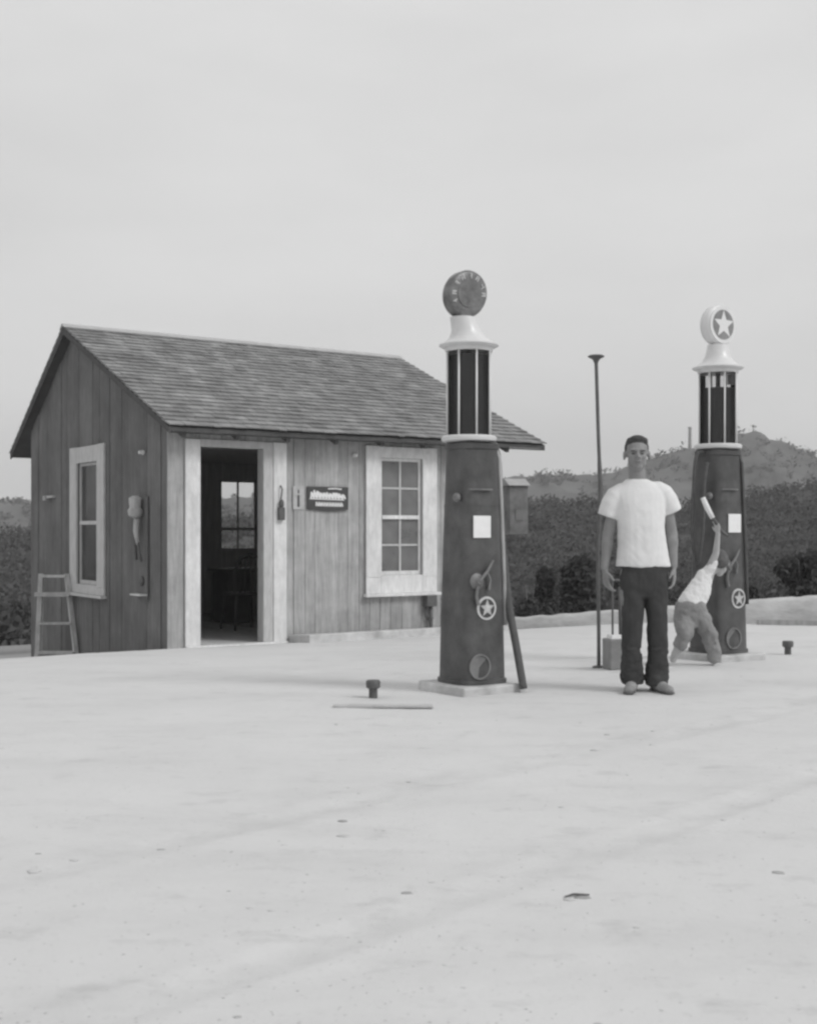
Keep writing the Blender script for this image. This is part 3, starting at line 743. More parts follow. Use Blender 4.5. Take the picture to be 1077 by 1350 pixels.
# stepladder against the gable wall
def ladder():
    d = 15.15; b = P(76, 868, d); g = gz(b.x, b.y)
    e = empty('stepladder', (b.x, b.y, g), 0, 'short wooden stepladder standing by the back of the gable wall', 'ladder')
    s = d/F
    def Q(px, py, dy=0): return Vector(((px-76)*s, dy, (868-py)*s))
    for a, c in (((50, 868), (49, 757)), ((102, 867), (83, 757))):
        r = MB(); r.prism(Q(a[0], a[1], -.02), Q(c[0], c[1], .18), .06, .04); r.build('side_rail', M_['oldwood'], e, bevel=.003)
    for a, c in (((36, 866), (50, 765)), ((92, 868), (82, 765))):
        r = MB(); r.prism(Q(a[0], a[1]-3, .60), Q(c[0], c[1], .22), .028, .022); r.build('back_leg', M_['oldwood'], e)
    for py, dy, x0, x1, t in ((860, 0, 52, 99, .032), (822, .06, 51, 94, .024), (784, .12, 44, 90, .05), (760, .17, 49, 83, .03)):
        r = MB(); A = Q(x0, py, dy-.07); B = Q(x1, py, dy+.07); r.box((A.x, A.y, A.z-t/2), (B.x, B.y, A.z+t/2)); r.build('step', M_['oldwood'], e, bevel=.003)
ladder()

# ------------------------------------------------------------------ gas pumps
def sq(a, n=4.0, k=36):
    out = []
    for i in range(k):
        th = 2*math.pi*i/k; c, s = math.cos(th), math.sin(th)
        out.append((a*abs(c)**(2/n)*(1 if c > 0 else -1), a*abs(s)**(2/n)*(1 if s > 0 else -1)))
    return out
def star_badge(mb_ring, mb_dark, mb_star, c, R, M):
    """pale ring, dark field, pale five-pointed star; M maps local disc (x right, y out, z up)"""
    c = Vector(c)
    def disc(mb, r, y0, y1, n=36):
        mb.rings([[c+M @ Vector((r*math.cos(2*math.pi*k/n), y, r*math.sin(2*math.pi*k/n))) for k in range(n)] for y in (y0, y1)])
    disc(mb_ring, R, 0, .010); disc(mb_dark, R*.80, .0105, .013)
    st = []
    for k in range(10):
        r = R*.78 if k % 2 == 0 else R*.33; a = math.pi/2+k*math.pi/5; st.append((r*math.cos(a), r*math.sin(a)))
    mb_star.rings([[c+M @ Vector((x, y, z)) for x, z in st] for y in (.0135, .017)])

def pump(loc, rz, label, globe_kind, fuel_top, lean, hose_world, extra):
    e = empty('gas_pump', loc, rz, label, 'gas pump', 'tall visible gas pumps')
    ca0 = math.atan2(-loc[1], -loc[0])-rz
    # local: -y is the face, x to the right seen from the front
    b = MB(); b.box((-.27, -.27, -.12), (.27, .27, .055)); b.build('plinth', M_['conc'], e, bevel=.015)
    b = MB(); prof = [(.056, .202), (.085, .202), (.09, .191), (.50, .183), (.95, .171), (1.40, .158), (1.66, .150), (1.665, .159), (1.70, .159), (1.705, .150), (1.715, .146)]
    b.rings([[Vector((x, y, z)) for x, y in sq(a)] for z, a in prof]); body = b.build('body', M_['pump'], e, smooth=True, auto=35)
    for z in (.62, 1.27):
        b = MB(); a = .216-.032*z+.0005; aa = lerp_tab(prof, z)+.002
        b.rings([[Vector((x, y, zz)) for x, y in sq(aa)] for zz in (z, z+.012)]); b.build('seam', M_['pump'], body, smooth=True, auto=35)
    # service door panel on the face
    b = MB(); y = -lerp_tab(prof, .9)
    b.box((-.10, -.1875, .78), (.10, -.18, 1.20)) if False else None
    # emblem, card
    M = Matrix(((1, 0, 0), (0, -1, 0), (0, 0, 1)))
    r1, r2, r3 = MB(), MB(), MB(); cz = extra['emblem']; cy = -lerp_tab(prof, cz)+.002; cxx = extra.get('ex', 0)
    star_badge(r1, r2, r3, (cxx, cy, cz), .080, M)
    em = r1.build('emblem', M_['ringpaint'], body); r2.build('field', M_['starblack'], em); r3.build('star', M_['lettering'], em)
    b = MB(); cy = -lerp_tab(prof, extra['card'][1]); x0, z0 = extra['card']
    b.box((x0-.072, cy-.012, z0-.075), (x0+.072, cy-.004, z0+.075)); b.build('price_card', M_['card'], body)
    # low oval cover with ring
    b = MB(); n = 32; cc = Vector((extra.get('ex', 0)-.06, -lerp_tab(prof, .2)-.001, .18))
    b.rings([[cc+Vector((r*math.cos(2*math.pi*k/n), y, r*math.sin(2*math.pi*k/n))) for k in range(n)] for r, y in ((.088, .004), (.088, -.008), (.076, -.008), (.074, .002))]); b.build('cover_ring', M_['pumpl'], body, smooth=True, auto=40)
    # hand pump casting and lever on the face
    b = MB(); fx = -.075; fy = -lerp_tab(prof, .75)
    b.lathe([(.055, 0), (.055, .012), (.040, .02), (.022, .035), (.02, .045)], M=Matrix.Rotation(math.radians(90), 3, 'X'), c=(fx-.02, fy+.002, .76), n=20)
    b.tube([(fx-.02, fy-.035, .76), (fx+.05, fy-.035, .83), (fx+.10, fy-.03, .90)], [.014, .010, .008], 8)
    b.tube([(fx-.02, fy-.02, .76), (fx-.035, fy-.02, .66), (fx-.02, fy-.02, .60)], [.012, .010, .014], 8)
    b.tube([(fx+.05, fy-.02, .83), (fx+.08, fy-.025, .77), (fx+.07, fy-.02, .70)], [.008, .008, .011], 8)
    b.build('crank', M_['pumpl'], body, smooth=True, auto=50)
    b = MB(); b.box((-.15, -.183, 1.378), (.04, -.165, 1.390)); b.ell((-.19, -.08, 1.33), (.028, .028, .03)); b.build('hook', M_['pumpl'], body, smooth=True, auto=50)
    b = MB(); pa = ca0+math.radians(86)
    b.tube([(math.cos(pa)*q, math.sin(pa)*q, z) for q, z in ((.232, .45), (.222, .8), (.205, 1.25), (.190, 1.60), (.170, 1.66))], .014, 8)
    b.build('side_pipe', M_['oldwood'] if globe_kind == 'dark' else M_['pump'], body, smooth=True)
    # upper assembly, leaning slightly (one bent column)
    tl = empty('upper', (0, 0, 1.715), 0, None, None) if False else None
    lx, ly = lean
    def T(p):
        p = Vector(p); h = max(0, p.z-1.715); return Vector((p.x+(lx*(1+13.5*max(0, min(h, .86)-.7)-5*max(0, h-.86)) if h > 0 else 0), p.y+ly*h, p.z))
    def bl(mb, *a, **k):
        mb.v = [tuple(T(v)) for v in mb.v]; return mb.build(*a, **k)
    b = MB(); b.lathe([(.150, 1.716), (.186, 1.722), (.192, 1.735), (.192, 1.748), (.180, 1.758), (.140, 1.760)], n=40); bl(b, 'lower_collar', M_['nickel'], e, smooth=True, auto=35)
    b = MB(); b.lathe([(.146, 1.761), (.146, 2.338)], n=40, cap=False); gl = bl(b, 'glass_cylinder', clearglass, e, smooth=True)
    b = MB(); b.lathe([(.10, 1.762), (.141, 1.763), (.141, fuel_top), (.10, fuel_top+.001)], n=40); bl(b, 'fuel', M_['fuel'], gl, smooth=True, auto=40)
    ca = math.atan2(-loc[1], -loc[0])-rz
    for k in range(8):
        a = ca+math.radians(k*45+19.5); b = MB(); x, y = .158*math.cos(a), .158*math.sin(a)
        b.tube([(x, y, 1.756), (x, y, 2.0), (x, y, 2.365)], .0075, 8); bl(b, 'guard_rod', M_['nickel'], e, smooth=True)
    b = MB(); b.tube([(0, 0, 1.765), (0, 0, 2.34)], .02, 10); bl(b, 'overflow_pipe', M_['pumpl'], gl, smooth=True)
    if fuel_top < 2.3:
        b = MB(); b.box((-.055, -.14, 2.235), (.03, -.135, 2.32)); b.tube([(.06, -.12, 2.24), (.06, -.12, 2.335)], .005, 6); bl(b, 'gauge', M_['pumpl'], gl)
    b = MB(); b.lathe([(.10, 2.339), (.162, 2.340), (.166, 2.352), (.166, 2.368), (.192, 2.372), (.207, 2.382), (.207, 2.389), (.188, 2.395), (.160, 2.412), (.128, 2.440), (.104, 2.480), (.092, 2.530), (.086, 2.575), (.04, 2.577)], n=44)
    bl(b, 'cap', M_['nickel'], e, smooth=True, auto=45)
    R = .166; cz = 2.735
    b = MB(); prof2 = [(.08, -.048), (.150, -.046), (.160, -.040), (R, -.028), (R, .028), (.160, .040), (.150, .046), (.08, .048)]
    b.lathe(prof2, M=Matrix.Rotation(math.radians(90), 3, 'X'), c=(0, 0, cz), n=44)
    g = bl(b, 'globe', M_['globe'] if globe_kind == 'dark' else M_['milk'], e, smooth=True, auto=40)
    for sgn in (-1, 1):
        MM = Matrix(((1, 0, 0), (0, sgn, 0), (0, 0, 1)))
        if globe_kind == 'dark':
            q = MB(); n = 11
            q.rings([[Vector((0, 0, cz))+MM @ Vector((r*math.cos(2*math.pi*k/40), y, r*math.sin(2*math.pi*k/40))) for k in range(40)] for r, y in ((.094, .049), (.094, .052), (.06, .054))]); bl(q, 'face', M_['globe'], g, smooth=True, auto=40)
            for k in range(8):   # worn letter strokes round the upper rim
                a = math.radians(212-k*30); q = MB(); Z0 = Vector((0, 0, cz)); hw = .020 if k == 6 else .0135
                er = Vector((math.cos(a), 0, math.sin(a))); et = Vector((-er.z, 0, er.x))
                def bar(r0, r1, t0, t1):
                    for y0, y1 in ((.0485, .0515),):
                        q.rings([[Z0+MM @ (er*rr+et*tt+Vector((0, y, 0))) for rr, tt in ((r0, t0), (r1, t0), (r1, t1), (r0, t1))] for y in (y0, y1)])
                bar(.106, .142, -hw, -hw+.008)
                if k % 2: bar(.106, .142, hw-.008, hw)
                if k % 3: bar(.134, .142, -hw+.008, hw-.008)
                bar(.120, .127, -hw+.008, hw-.008)
                bl(q, 'letter', M_['lettering'], g)
        else:
            q1, q2, q3 = MB(), MB(), MB(); MS = MM
            star_badge(q1, q2, q3, (0, sgn*.0465, cz), .152, MS)
            rg = bl(q1, 'face', M_['milk'], g); bl(q2, 'field', mat('faded emblem grey', .24, .5, .25, 12, bump=0), rg); bl(q3, 'star', M_['milk'], rg)
    # hose in world coordinates
    inv = (Matrix.Translation(Vector(loc)) @ Matrix.Rotation(rz, 4, 'Z')).inverted()
    pts, rad = hose_world
    h = MB(); h.tube([inv @ Vector(p) for p in pts], rad, 12); h.build('hose', M_['rubber'], e, smooth=True)
    return e, inv
def spline(pts, n=6):
    out = []; P_ = [Vector(p) for p in pts]
    for i in range(len(P_)-1):
        p0 = P_[max(i-1, 0)]; p1 = P_[i]; p2 = P_[i+1]; p3 = P_[min(i+2, len(P_)-1)]
        for k in range(n):
            t = k/n; out.append(.5*((2*p1)+(-p0+p2)*t+(2*p0-5*p1+4*p2-p3)*t*t+(-p0+3*p1-3*p2+p3)*t**3))
    out.append(P_[-1]); return out
# nearer pump
D1 = 8.53; x1 = (622-CX)/F*D1
hp = spline([P(640, 590, 8.60), P(652, 589, 8.62), P(658, 604, 8.64), P(660.5, 650, 8.66), P(663, 700, 8.62), P(666, 750, 8.56), P(671, 800, 8.5), P(680, 850, 8.45), P(690, 908, 8.38)])
hr = [lerp_tab([(0, .014), (.5, .015), (.62, .022), (.7, .028), (1, .027)], i/(len(hp)-1)) for i in range(len(hp))]
p1, inv1 = pump((x1, D1, gz(x1, D1)), TH, 'nearer tall visible gas pump with a dark lettered globe and full glass', 'dark', 2.315, (-.026, -.0), (hp, hr), dict(emblem=.575, ex=-.015, card=(-.045, 1.13)))
hp2n = MB()
# farther pump
D2 = 10.1; x2 = (946-CX)/F*D2
h2 = spline([P(930, 596, 10.02), P(918, 600, 9.98), P(914, 640, 9.95), P(912, 700, 9.93), P(918, 745, 9.9), P(926, 700, 9.88), P(928, 640, 9.9), P(932, 610, 9.93)])
p2, inv2 = pump((x2, D2, gz(x2, D2)), TH, 'farther tall visible gas pump with a white star globe, child at its lever', 'white', 2.215, (0.0, 0.0), (h2, .014), dict(emblem=.50, ex=.03, card=(.0, 1.11)))
lv = MB(); lv.tube([inv2 @ P(958, 706, 9.75), inv2 @ P(950, 700, 9.62), inv2 @ P(944, 690, 9.55), inv2 @ P(938, 681, 9.55)], [.014, .013, .013, .013], 10)
lv.build('lever', M_['iron'], p2, smooth=True)
lv = MB(); lv.tube([inv2 @ P(939, 683, 9.55), inv2 @ P(932, 670, 9.55), inv2 @ P(926, 656, 9.55)], [.019, .022, .019], 10); lv.build('lever_grip', M_['card'], p2, smooth=True)

# stub stack on the far ridge
B = P(909, 597, 268); T_ = P(909, 563, 268); pp = MB(); hh = T_.z-B.z
pp.lathe([(.42, 0), (.36, hh*.5), (.33, hh*.93), (.40, hh*.94), (.40, hh)], n=12)
po = pp.build('chimney_stack', mat('stack masonry', .30, .9, .2, 1)); po.location = (B.x, 268, B.z); tag(po, 'tiny grey stack on the far ridge just left of the farther pump glass', 'chimney')

# bent standpipe
def standpipe():
    d = 9.63; b = P(789, 886, d); g = gz(b.x, b.y)
    e = empty('standpipe', (b.x, d, g), 0, 'tall thin slightly bent pipe with a flat flared cap left of the man', 'pole')
    s = d/F; q = lambda px, py: Vector(((px-789)*s, 0, (886-py)*s))
    t = MB(); t.tube(spline([q(789, 890), q(789, 840), q(788, 740), q(790, 690), q(791, 650), q(788.5, 580), q(787, 530), q(785.5, 480)], 5), [.015]*15+[.018]*8+[.0145]*13, 10); t.build('pipe', M_['pipe'], e, smooth=True)
    t = MB(); t.lathe([(.012, -.05), (.02, -.03), (.03, -.012), (.062, .004), (.066, .012), (.05, .02), (.01, .024)], c=q(785.5, 477), n=24); t.build('cap', M_['iron'], e, smooth=True)
    t = MB(); t.lathe([(.05, 0), (.05, .012), (.025, .02)], c=(0, 0, 0.0), n=20); t.build('base_flange', M_['iron'], e)
standpipe()
# tin oil box with upright handle rods
def oilbox():
    d = 9.5; b = P(812, 888, d); g = gz(b.x, b.y); s = d/F
    e = empty('oil_can', (b.x, d, g), .25, 'square grey tin with an upright pump handle behind the man on his right', 'oil can')
    t = MB(); t.box((-.085, -.08, 0), (.085, .08, 40*s)); c = t.build('can', M_['box'], e, bevel=.01)
    t = MB(); z = 40*s+.001; t.rings([[Vector((x, y, zz)) for x, y in ((-.06*k, -.05*k), (.06*k, -.05*k), (.06*k, .05*k), (-.06*k, .05*k))] for k, zz in ((1, z), (.9, z+.03))]); t.build('lid', M_['card'], c)
    t = MB()
    t.tube([(-.03, 0, z+.03), (-.032, 0, z+.45)], .008, 8); t.tube([(.035, 0, z+.03), (.03, 0, z+.40)], .014, 8); t.tube([(-.06, 0, z+.45), (.06, 0, z+.45)], .010, 8); t.build('handle', M_['iron'], e, smooth=True)
oilbox()

# tank filler caps and the board
def filler(px, py, d, label, h):
    b = P(px, py, d); g = gzd(b.x, d); t = MB(); k = h/.115
    t.lathe([(.028*k, -.05), (.028*k, .055*k), (.030*k, .06*k), (.045*k, .068*k), (.047*k, .105*k), (.040*k, .115*k), (.01, .117*k)], n=20)
    o = t.build('tank_filler', M_['iron'], smooth=True, auto=40); o.location = (b.x, d, g); tag(o, label, 'filler pipe', 'underground tank filler caps')
filler(492, 921, 8.1, 'short dark filler cap on the dirt left of the nearer pump, behind the board', .118)
filler(1038, 860, 10.9, 'short dark filler cap right of the farther pump', .12)
bb = MB(); A = P(440, 935, 7.62); B = P(571, 936, 7.58); g0 = gzd(A.x, A.y); bb.prism((-.308, .01, .012), (.308, -.01, .014), .06, .018); 
o = bb.build('board', mat('board', .50, .9, .2, 8, (1, 6, 1)), bevel=.004); o.location = ((A.x+B.x)/2, 7.6, gzd((A.x+B.x)/2, 7.6)); tag(o, 'weathered narrow board lying flat on the dirt near the filler cap', 'board')

# pebbles and clods
def pebbles():
    mb = MB(); random.seed(11)
    fixed = [(452, 1082, .03), (453, 1101, .03), (45, 1148, .04), (98, 1134, .025), (213, 1118, .02), (750, 1188, .028), (768, 1185, .03), (536, 1180, .025), (782, 988, .03), (800, 968, .025), (860, 965, .02), (1025, 1150, .03)]
    L_ = [(px, CZ/((py-HY)/F), r*.62) for px, py, r in fixed]
    for _ in range(220): L_.append((random.uniform(-60, 1140), random.uniform(2.6, 14), random.choice((.003, .004, .005, .008))))
    for _ in range(2600): L_.append((random.uniform(-60, 1140), 2.6+5.5*random.random()**1.4, random.uniform(.0012, .0034)))
    for px, d, r in L_:
        X = (px-CX)/F*d
        if vv(X, d) > -.4: continue
        z = gzd(X, d); n = 6; rs = []; st = random.uniform(.8, 1.8); an = random.uniform(0, 3)
        for q, zz in ((.5, -.3), (1, .0), (.8, .35), (.3, .55)):
            rs.append([Vector((X+math.cos(6.283*k/n+an)*r*q*st*random.uniform(.8, 1.1), d+math.sin(6.283*k/n+an)*r*q*random.uniform(.8, 1.1), z+zz*r*.45)) for k in range(n)])
        mb.rings(rs)
    tag(mb.build('pebbles', mat('pebble', .44, 1, .3, 6, tone=.25, bump=0), smooth=True), 'scattered pebbles and clods on the dirt', kind='stuff')
pebbles()

tw = MB(); a = P(744, 1190, 3.66); b = P(777, 1184, 3.70); c_ = (a+b)/2
tw.tube([Vector((-.04, -.012, .004)), Vector((-.01, .002, .008)), Vector((.02, .001, .006)), Vector((.038, .012, .004))], [.002, .004, .0045, .002], 6)
o = tw.build('twig', M_['bark'], smooth=True); o.location = (c_.x, c_.y, gzd(c_.x, c_.y)); tag(o, 'small dark twig lying on the dirt in the lower right foreground', 'twig')

# ------------------------------------------------------------------ people
def hand(mb, wrist, dirv, side, palm_n, s=1.0, curl=.5, thumb_dir=None):
    """wrist point, direction of the hand, side = direction across the knuckles (towards the thumb), palm_n = palm normal"""
    w_ = Vector(wrist); d = Vector(dirv).normalized(); x = Vector(side).normalized(); n = Vector(palm_n).normalized()
    for k in (-1, -.33, .33, 1):
        mb.cone(w_+x*.010*s*k, .017*s, w_+d*.085*s+x*.030*s*k, .013*s, 10, fl=(n, .85))
    for k, ln in ((1, .072), (.36, .080), (-.3, .074), (-.95, .058)):
        b = w_+d*.088*s+x*.031*s*k; p = b; a = 0
        for seg, (fr, rr) in enumerate(((.44, .0098), (.31, .0088), (.25, .0078))):
            a += curl*(.35+.45*seg)*(1.1-.12*k); dd = d*math.cos(a)+n*math.sin(a)+x*.03*k
            q = p+dd*ln*fr*s*1.05; mb.cone(p, rr*s, q, rr*s*.92, 8); p = q
    t0 = w_+d*.028*s+x*.026*s; t1 = t0+(d*.6+x*.65+n*.35).normalized()*.040*s; t2 = t1+(d*.9+x*.15+n*.4).normalized()*.032*s
    mb.cone(t0, .014*s, t1, .0115*s, 8); mb.cone(t1, .011*s, t2, .009*s, 8)

def head(mb, c, h, yaw=0, tilt=None, s=1.0):
    """c = centre of skull, face towards -y before yaw"""
    c = Vector(c); R = Matrix.Rotation(yaw, 3, 'Z')
    if tilt: R = Matrix.Rotation(tilt[1], 3, tilt[0]) @ R
    k = h/.24
    def E(x, y, z, rx, ry, rz): mb.ell(c+R @ (Vector((x, y, z))*k), (rx*k, ry*k, rz*k), R)
    E(0, .012, .030, .076, .094, .088)          # skull
    E(0, -.028, -.030, .063, .062, .075)        # face
    E(0, -.048, -.085, .036, .036, .030)        # chin
    E(-.034, -.020, -.058, .027, .048, .036); E(.034, -.020, -.058, .027, .048, .036)   # jaw
    E(0, -.075, .022, .056, .020, .013)         # brow
    for sx in (-1, 1):
        E(sx*.034, -.068, -.024, .020, .020, .016)     # cheekbone
        E(sx*.082, .012, -.010, .010, .019, .033)      # ear
    mb.cone(c+R @ (Vector((0, -.086, .012))*k), .008*k, c+R @ (Vector((0, -.106, -.022))*k), .0125*k, 8)
    for sx in (-1, 1): E(sx*.012, -.096, -.027, .009, .011, .008)
    E(0, -.086, -.052, .021, .010, .006); E(0, -.085, -.061, .018, .010, .007)
    return R, k

def man():
    d = 8.41; ox = (850-CX)/F*d; g = gzd(ox, d)
    e = empty('person', (ox, d, g), 0, 'young man in white T-shirt and dark baggy trousers standing with arms at his sides', 'person')
    b = MB(); hc = (-.058, -.01, 1.622)
    R, k = head(b, hc, .245, yaw=-.10)
    b.cone((-.056, .018, 1.54), .055, (-.044, .03, 1.42), .060)
    b.oval([(-.03, .03, 1.33, .15, .075), (-.035, .03, 1.40, .09, .06), (-.04, .03, 1.45, .055, .05)])
    b.oval([(0, .02, .80, .14, .09), (-.01, .02, 1.0, .12, .080), (-.02, .025, 1.2, .14, .085), (-.03, .03, 1.34, .15, .075)])
    # arms
    for sx, S0, E0, W0 in ((-1, (-.190, .03, 1.325), (-.244, .045, 1.075), (-.275, .005, .845)), (1, (.138, .03, 1.33), (.192, .05, 1.08), (.198, .010, .860))):
        b.cone(S0, .048, E0, .040); b.cone(E0, .042, W0, .027); mid = Vector(E0).lerp(Vector(W0), .28); b.ell(mid, (.042, .044, .07))
        hd = (Vector(W0)-Vector(E0)).normalized()*.5+Vector((.03*-sx if sx > 0 else .22, -.12, -1))
        hand(b, Vector(W0)+Vector((0, 0, -.01)), hd, (-sx*.35, -.9, 0), (-sx*.9, -.3, 0), 1.0, .55)
    # legs inside trousers
    for sx in (-1, 1):
        b.cone((sx*.085, .02, .80), .085, (sx*.085, .01, .48), .060); b.cone((sx*.085, .01, .48), .055, (sx*.08, .03, .07), .038)
    body = b.build('body', M_['skin'], e, remesh=.0058, iters=5)
    # hair: short, flat on top
    h = MB(); c = Vector(hc)
    def HE(x, y, z, rx, ry, rz): h.ell(c+R @ (Vector((x, y, z))*k), (rx*k, ry*k, rz*k), R)
    HE(0, .018, .074, .074, .088, .050); HE(0, .060, .03, .074, .055, .070); HE(-.060, .026, .040, .021, .056, .045); HE(.060, .026, .040, .021, .056, .045)
    HE(0, -.036, .098, .054, .038, .028); HE(-.046, -.022, .084, .026, .034, .028); HE(.046, -.022, .084, .026, .034, .028)
    hr_ = h.build('hair', M_['hair'], body, remesh=.005, iters=3)
    # eyes and brows
    for nm, m, z, rx, rz, y in (('eye', mat('eye shade', .10, .5, bump=0), -.0015, .0110, .0042, -.081), ('eyebrow', M_['hair'], .017, .018, .0034, -.0925)):
        for sx in (-1, 1):
            q = MB(); q.ell(c+R @ (Vector((sx*.031, y, z))*k), (rx*k, .006*k, rz*k), R); q.build(nm, m, body, smooth=True)
    q = MB(); q.ell(c+R @ (Vector((0, -.093, -.056))*k), (.020*k, .005*k, .0035*k), R); q.build('mouth', mat('lips', .16, .6, .1, 9, bump=0), body, smooth=True)
    # shirt
    t = MB()
    t.oval([(-.010, .02, .852, .190, .128), (-.012, .02, .88, .187, .130), (-.018, .02, 1.0, .170, .128), (-.024, .02, 1.12, .163, .127), (-.028, .024, 1.24, .169, .122), (-.03, .028, 1.31, .184, .110), (-.032, .03, 1.36, .186, .098), (-.034, .03, 1.395, .158, .086), (-.042, .03, 1.43, .108, .074), (-.052, .03, 1.452, .072, .064)])
    t.tube([(-.08, .03, 1.375), (-.15, .03, 1.362), (-.192, .032, 1.335), (-.222, .035, 1.28), (-.252, .04, 1.195)], [.052, .067, .074, .075, .070], 20)
    t.tube([(.02, .03, 1.385), (.09, .03, 1.375), (.128, .032, 1.352), (.160, .035, 1.305), (.196, .04, 1.225)], [.052, .066, .072, .073, .068], 20)
    random.seed(5)
    sh = t.build('t_shirt', M_['cotton'], e, remesh=.007, iters=6)
    for v in sh.data.vertices:   # cloth folds and open hems
        p = v.co; am = max(0, min(1, (1.40-p.z)/.45)); ax = abs(p.x+.02)
        f = fbm(p.x*13, p.z*2.6+ax*3, 2, p.y*5)*.8+fbm(p.x*5+p.z*9, p.z*11-ax*14, 2, p.y*3)*.45
        v.co = p+v.normal*(f*am*.0095)
    # trousers
    t = MB()
    t.oval([(0, .02, .93, .148, .108), (0, .02, .86, .160, .120), (0, .022, .78, .168, .127), (0, .022, .70, .164, .122), (0, .02, .64, .150, .10)])
    for sx in (-1, 1):
        t.oval([(sx*.079, .02, .80, .082, .116), (sx*.080, .02, .62, .078, .105), (sx*.085, .012, .44, .068, .092), (sx*.093, .02, .28, .066, .088), (sx*.090, .02, .20, .072, .092), (sx*.084, .018, .10, .080, .098), (sx*.082, .015, .045, .074, .095)])
    tr = t.build('trousers', M_['trouser'], e, remesh=.0085, iters=5)
    for v in tr.data.vertices:
        p = v.co; f = fbm(p.x*10, p.z*(6 if p.z > .3 else 14), 3, p.y*6+4); v.co = p+v.normal*f*(.012 if p.z > .3 else .016)
    for sx in (-1, 1):
        q = MB(); x = sx*.08; ox_ = -.06 if sx < 0 else .05
        q.cone((x, .05, .045), .042, (x+ox_*.5, -.08, .038), .042, fl=((0, 0, 1), .95)); q.cone((x+ox_*.5, -.08, .035), .042, (x+ox_, -.155, .03), .036, fl=((0, 0, 1), .75)); q.cone((x, .05, .09), .04, (x, .05, .04), .042)
        sn = q.build('shoe', M_['shoe'], e, remesh=.006, iters=4)
        q = MB(); q.cone((x, .06, .010), .040, (x+ox_, -.16, .010), .040, fl=((0, 0, 1), .25)); q.build('sole', M_['iron'], sn, smooth=True)
man()

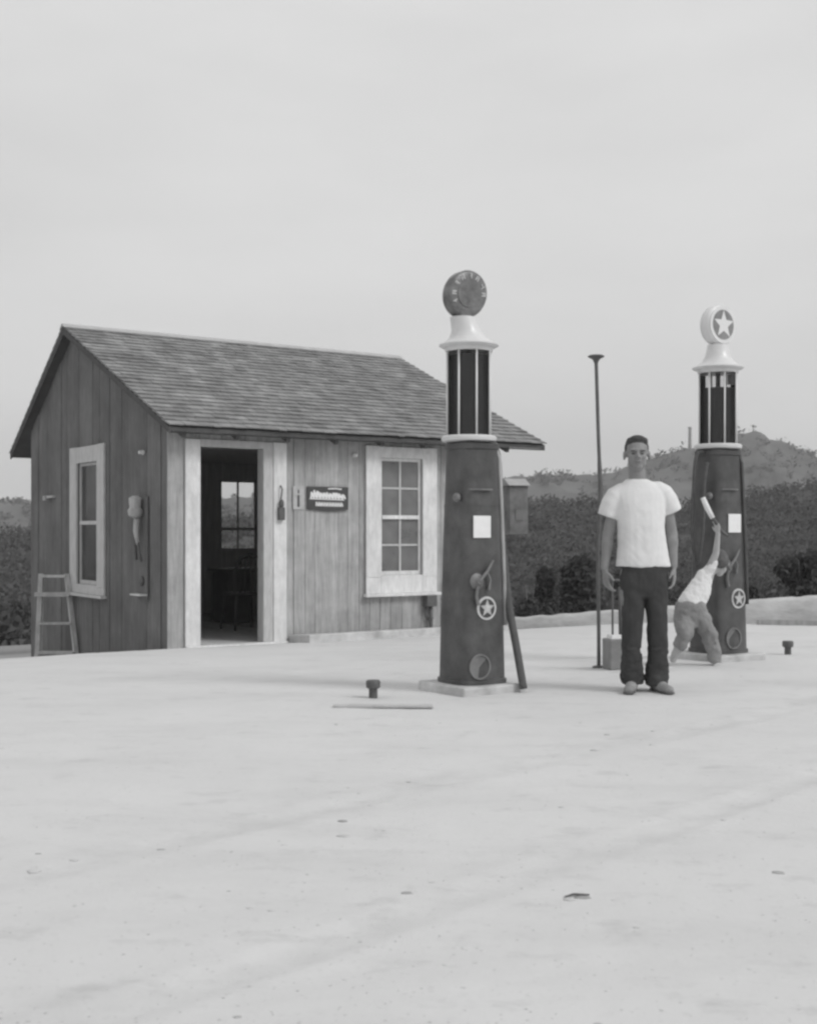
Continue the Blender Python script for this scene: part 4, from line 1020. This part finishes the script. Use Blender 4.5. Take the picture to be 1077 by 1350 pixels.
def child():
    d = 9.55; ox = (915-CX)/F*d; g = gzd(ox, d); s = d/F
    e = empty('person', (ox, d, g), 0, 'small child seen from behind leaning over to reach the lever of the farther pump', 'person')
    def Q(px, py, y=0): return Vector(((px-915)*s*(d+y)/d, y, (874-py)*s*(d+y)/d))
    sh = Q(932, 757, .05); hip = Q(911, 797, .02)
    b = MB()
    b.cone(hip, .085, hip.lerp(sh, .55), .075, fl=((0, 1, 0), .8)); b.cone(hip.lerp(sh, .4), .078, sh, .062, fl=((0, 1, 0), .8))
    # neck and head, hanging forward beyond the raised arm, in front of the pump
    hc = Q(952, 741, .10)
    b.cone(sh, .040, hc, .036); head(b, hc, .190, yaw=math.pi, tilt=('X', -.6))
    # raised arm on the lever
    El = Q(944, 727, .02); Wr = Q(946, 700, 0.0)
    b.cone(Q(933, 755, .04), .036, El, .027); b.cone(El, .027, Wr, .019)
    hand(b, Wr, (-.12, 0, 1), (-.5, .6, 0), (-.2, .9, .3), .68, 1.0)
    # other arm reaching to the pump
    b.cone(Q(924, 766, .06), .034, Q(922, 786, .15), .025); b.cone(Q(922, 786, .15), .025, Q(926, 772, .24), .019); hand(b, Q(926, 772, .24), (.3, .3, 1), (0, .2, 1), (0, 1, 0), .66, .9)
    # legs
    kr = Q(934, 834, -.02); fr = Q(941, 866, .0); kl = Q(900, 832, -.06); fl_ = Q(886, 864, -.03)
    b.cone(hip+Vector((.05, 0, -.04)), .07, kr, .048); b.cone(kr, .045, fr, .028)
    b.cone(hip+Vector((-.05, 0, -.04)), .07, kl, .048); b.cone(kl, .046, kl.lerp(fl_, .4), .043); b.cone(kl.lerp(fl_, .3), .043, fl_, .027)
    for f_ in (fl_, fr):
        b.cone(f_+Vector((0, .0, -.012)), .026, f_+Vector((.01, .075, -.024)), .020, fl=((0, 0, 1), .8))
    body = b.build('body', M_['skinc'], e, remesh=.0048, iters=4)
    h = MB(); R = Matrix.Rotation(-.6, 3, 'X') @ Matrix.Rotation(math.pi, 3, 'Z'); k = .19/.24
    for x, y, z, rx, ry, rz in ((0, .022, .045, .086, .100, .090), (0, .055, -.005, .082, .070, .080), (0, -.04, .09, .064, .045, .035)):
        h.ell(hc+R @ (Vector((x, y, z))*k), (rx*k, ry*k, rz*k), R)
    h.build('hair', mat('brown hair', .125, .7, .35, 60, bump=.9, bscale=160), body, remesh=.0045, iters=3)
    t = MB()
    a = hip+Vector((0.0, 0, .055)); mid = hip.lerp(sh, .55)
    t.cone(hip+Vector((0.005, 0, .03)), .108, mid, .093, 20, fl=((0, 1, 0), .82)); t.cone(mid, .093, sh+Vector((-.01, 0, 0)), .066, 20, fl=((0, 1, 0), .85)); t.cone(sh+Vector((-.01, 0, 0)), .052, Q(941, 740, .03), .040)
    st = t.build('shirt', M_['cotton'], e, remesh=.006, iters=5)
    for v in st.data.vertices: v.co = v.co+v.normal*fbm(v.co.x*16, v.co.z*16, 3, v.co.y*6)*.008
    t = MB()
    t.oval([(hip.x-.002, .02, hip.z-.16, .085, .07), (hip.x, .02, hip.z-.09, .120, .098), (hip.x, .02, hip.z-.02, .126, .105), (hip.x+.003, .02, hip.z+.045, .112, .09)])
    t.cone(hip+Vector((.055, 0, -.05)), .082, kr+Vector((.0, 0, .0)), .064, 18); t.cone(kr, .064, fr+Vector((0, 0, .05)), .056, 18); t.cone(fr+Vector((0, 0, .07)), .058, fr+Vector((.0, 0, .025)), .055, 18)
    t.cone(hip+Vector((-.055, 0, -.05)), .082, kl, .066, 18); t.cone(kl, .064, kl.lerp(fl_, .35), .056, 18)
    tr = t.build('trousers', M_['childpants'], e, remesh=.0065, iters=4)
    for v in tr.data.vertices: v.co = v.co+v.normal*fbm(v.co.x*14, v.co.z*14, 3, v.co.y*7+2)*.013
child()

# ------------------------------------------------------------------ thin haze
def haze():
    m = bpy.data.materials.new('haze'); m.use_nodes = True; nt = m.node_tree; nt.nodes.clear()
    o = N(nt, 'ShaderNodeOutputMaterial'); v = N(nt, 'ShaderNodeVolumePrincipled'); v.inputs['Color'].default_value = (.95, .95, .95, 1); v.inputs['Density'].default_value = .0011
    nt.links.new(v.outputs[0], o.inputs['Volume'])
    b = MB(); b.box((-760, -760, -12), (760, 760, 48)); tag(b.build('haze', m), 'thin pale haze in the air', kind='stuff')
haze()
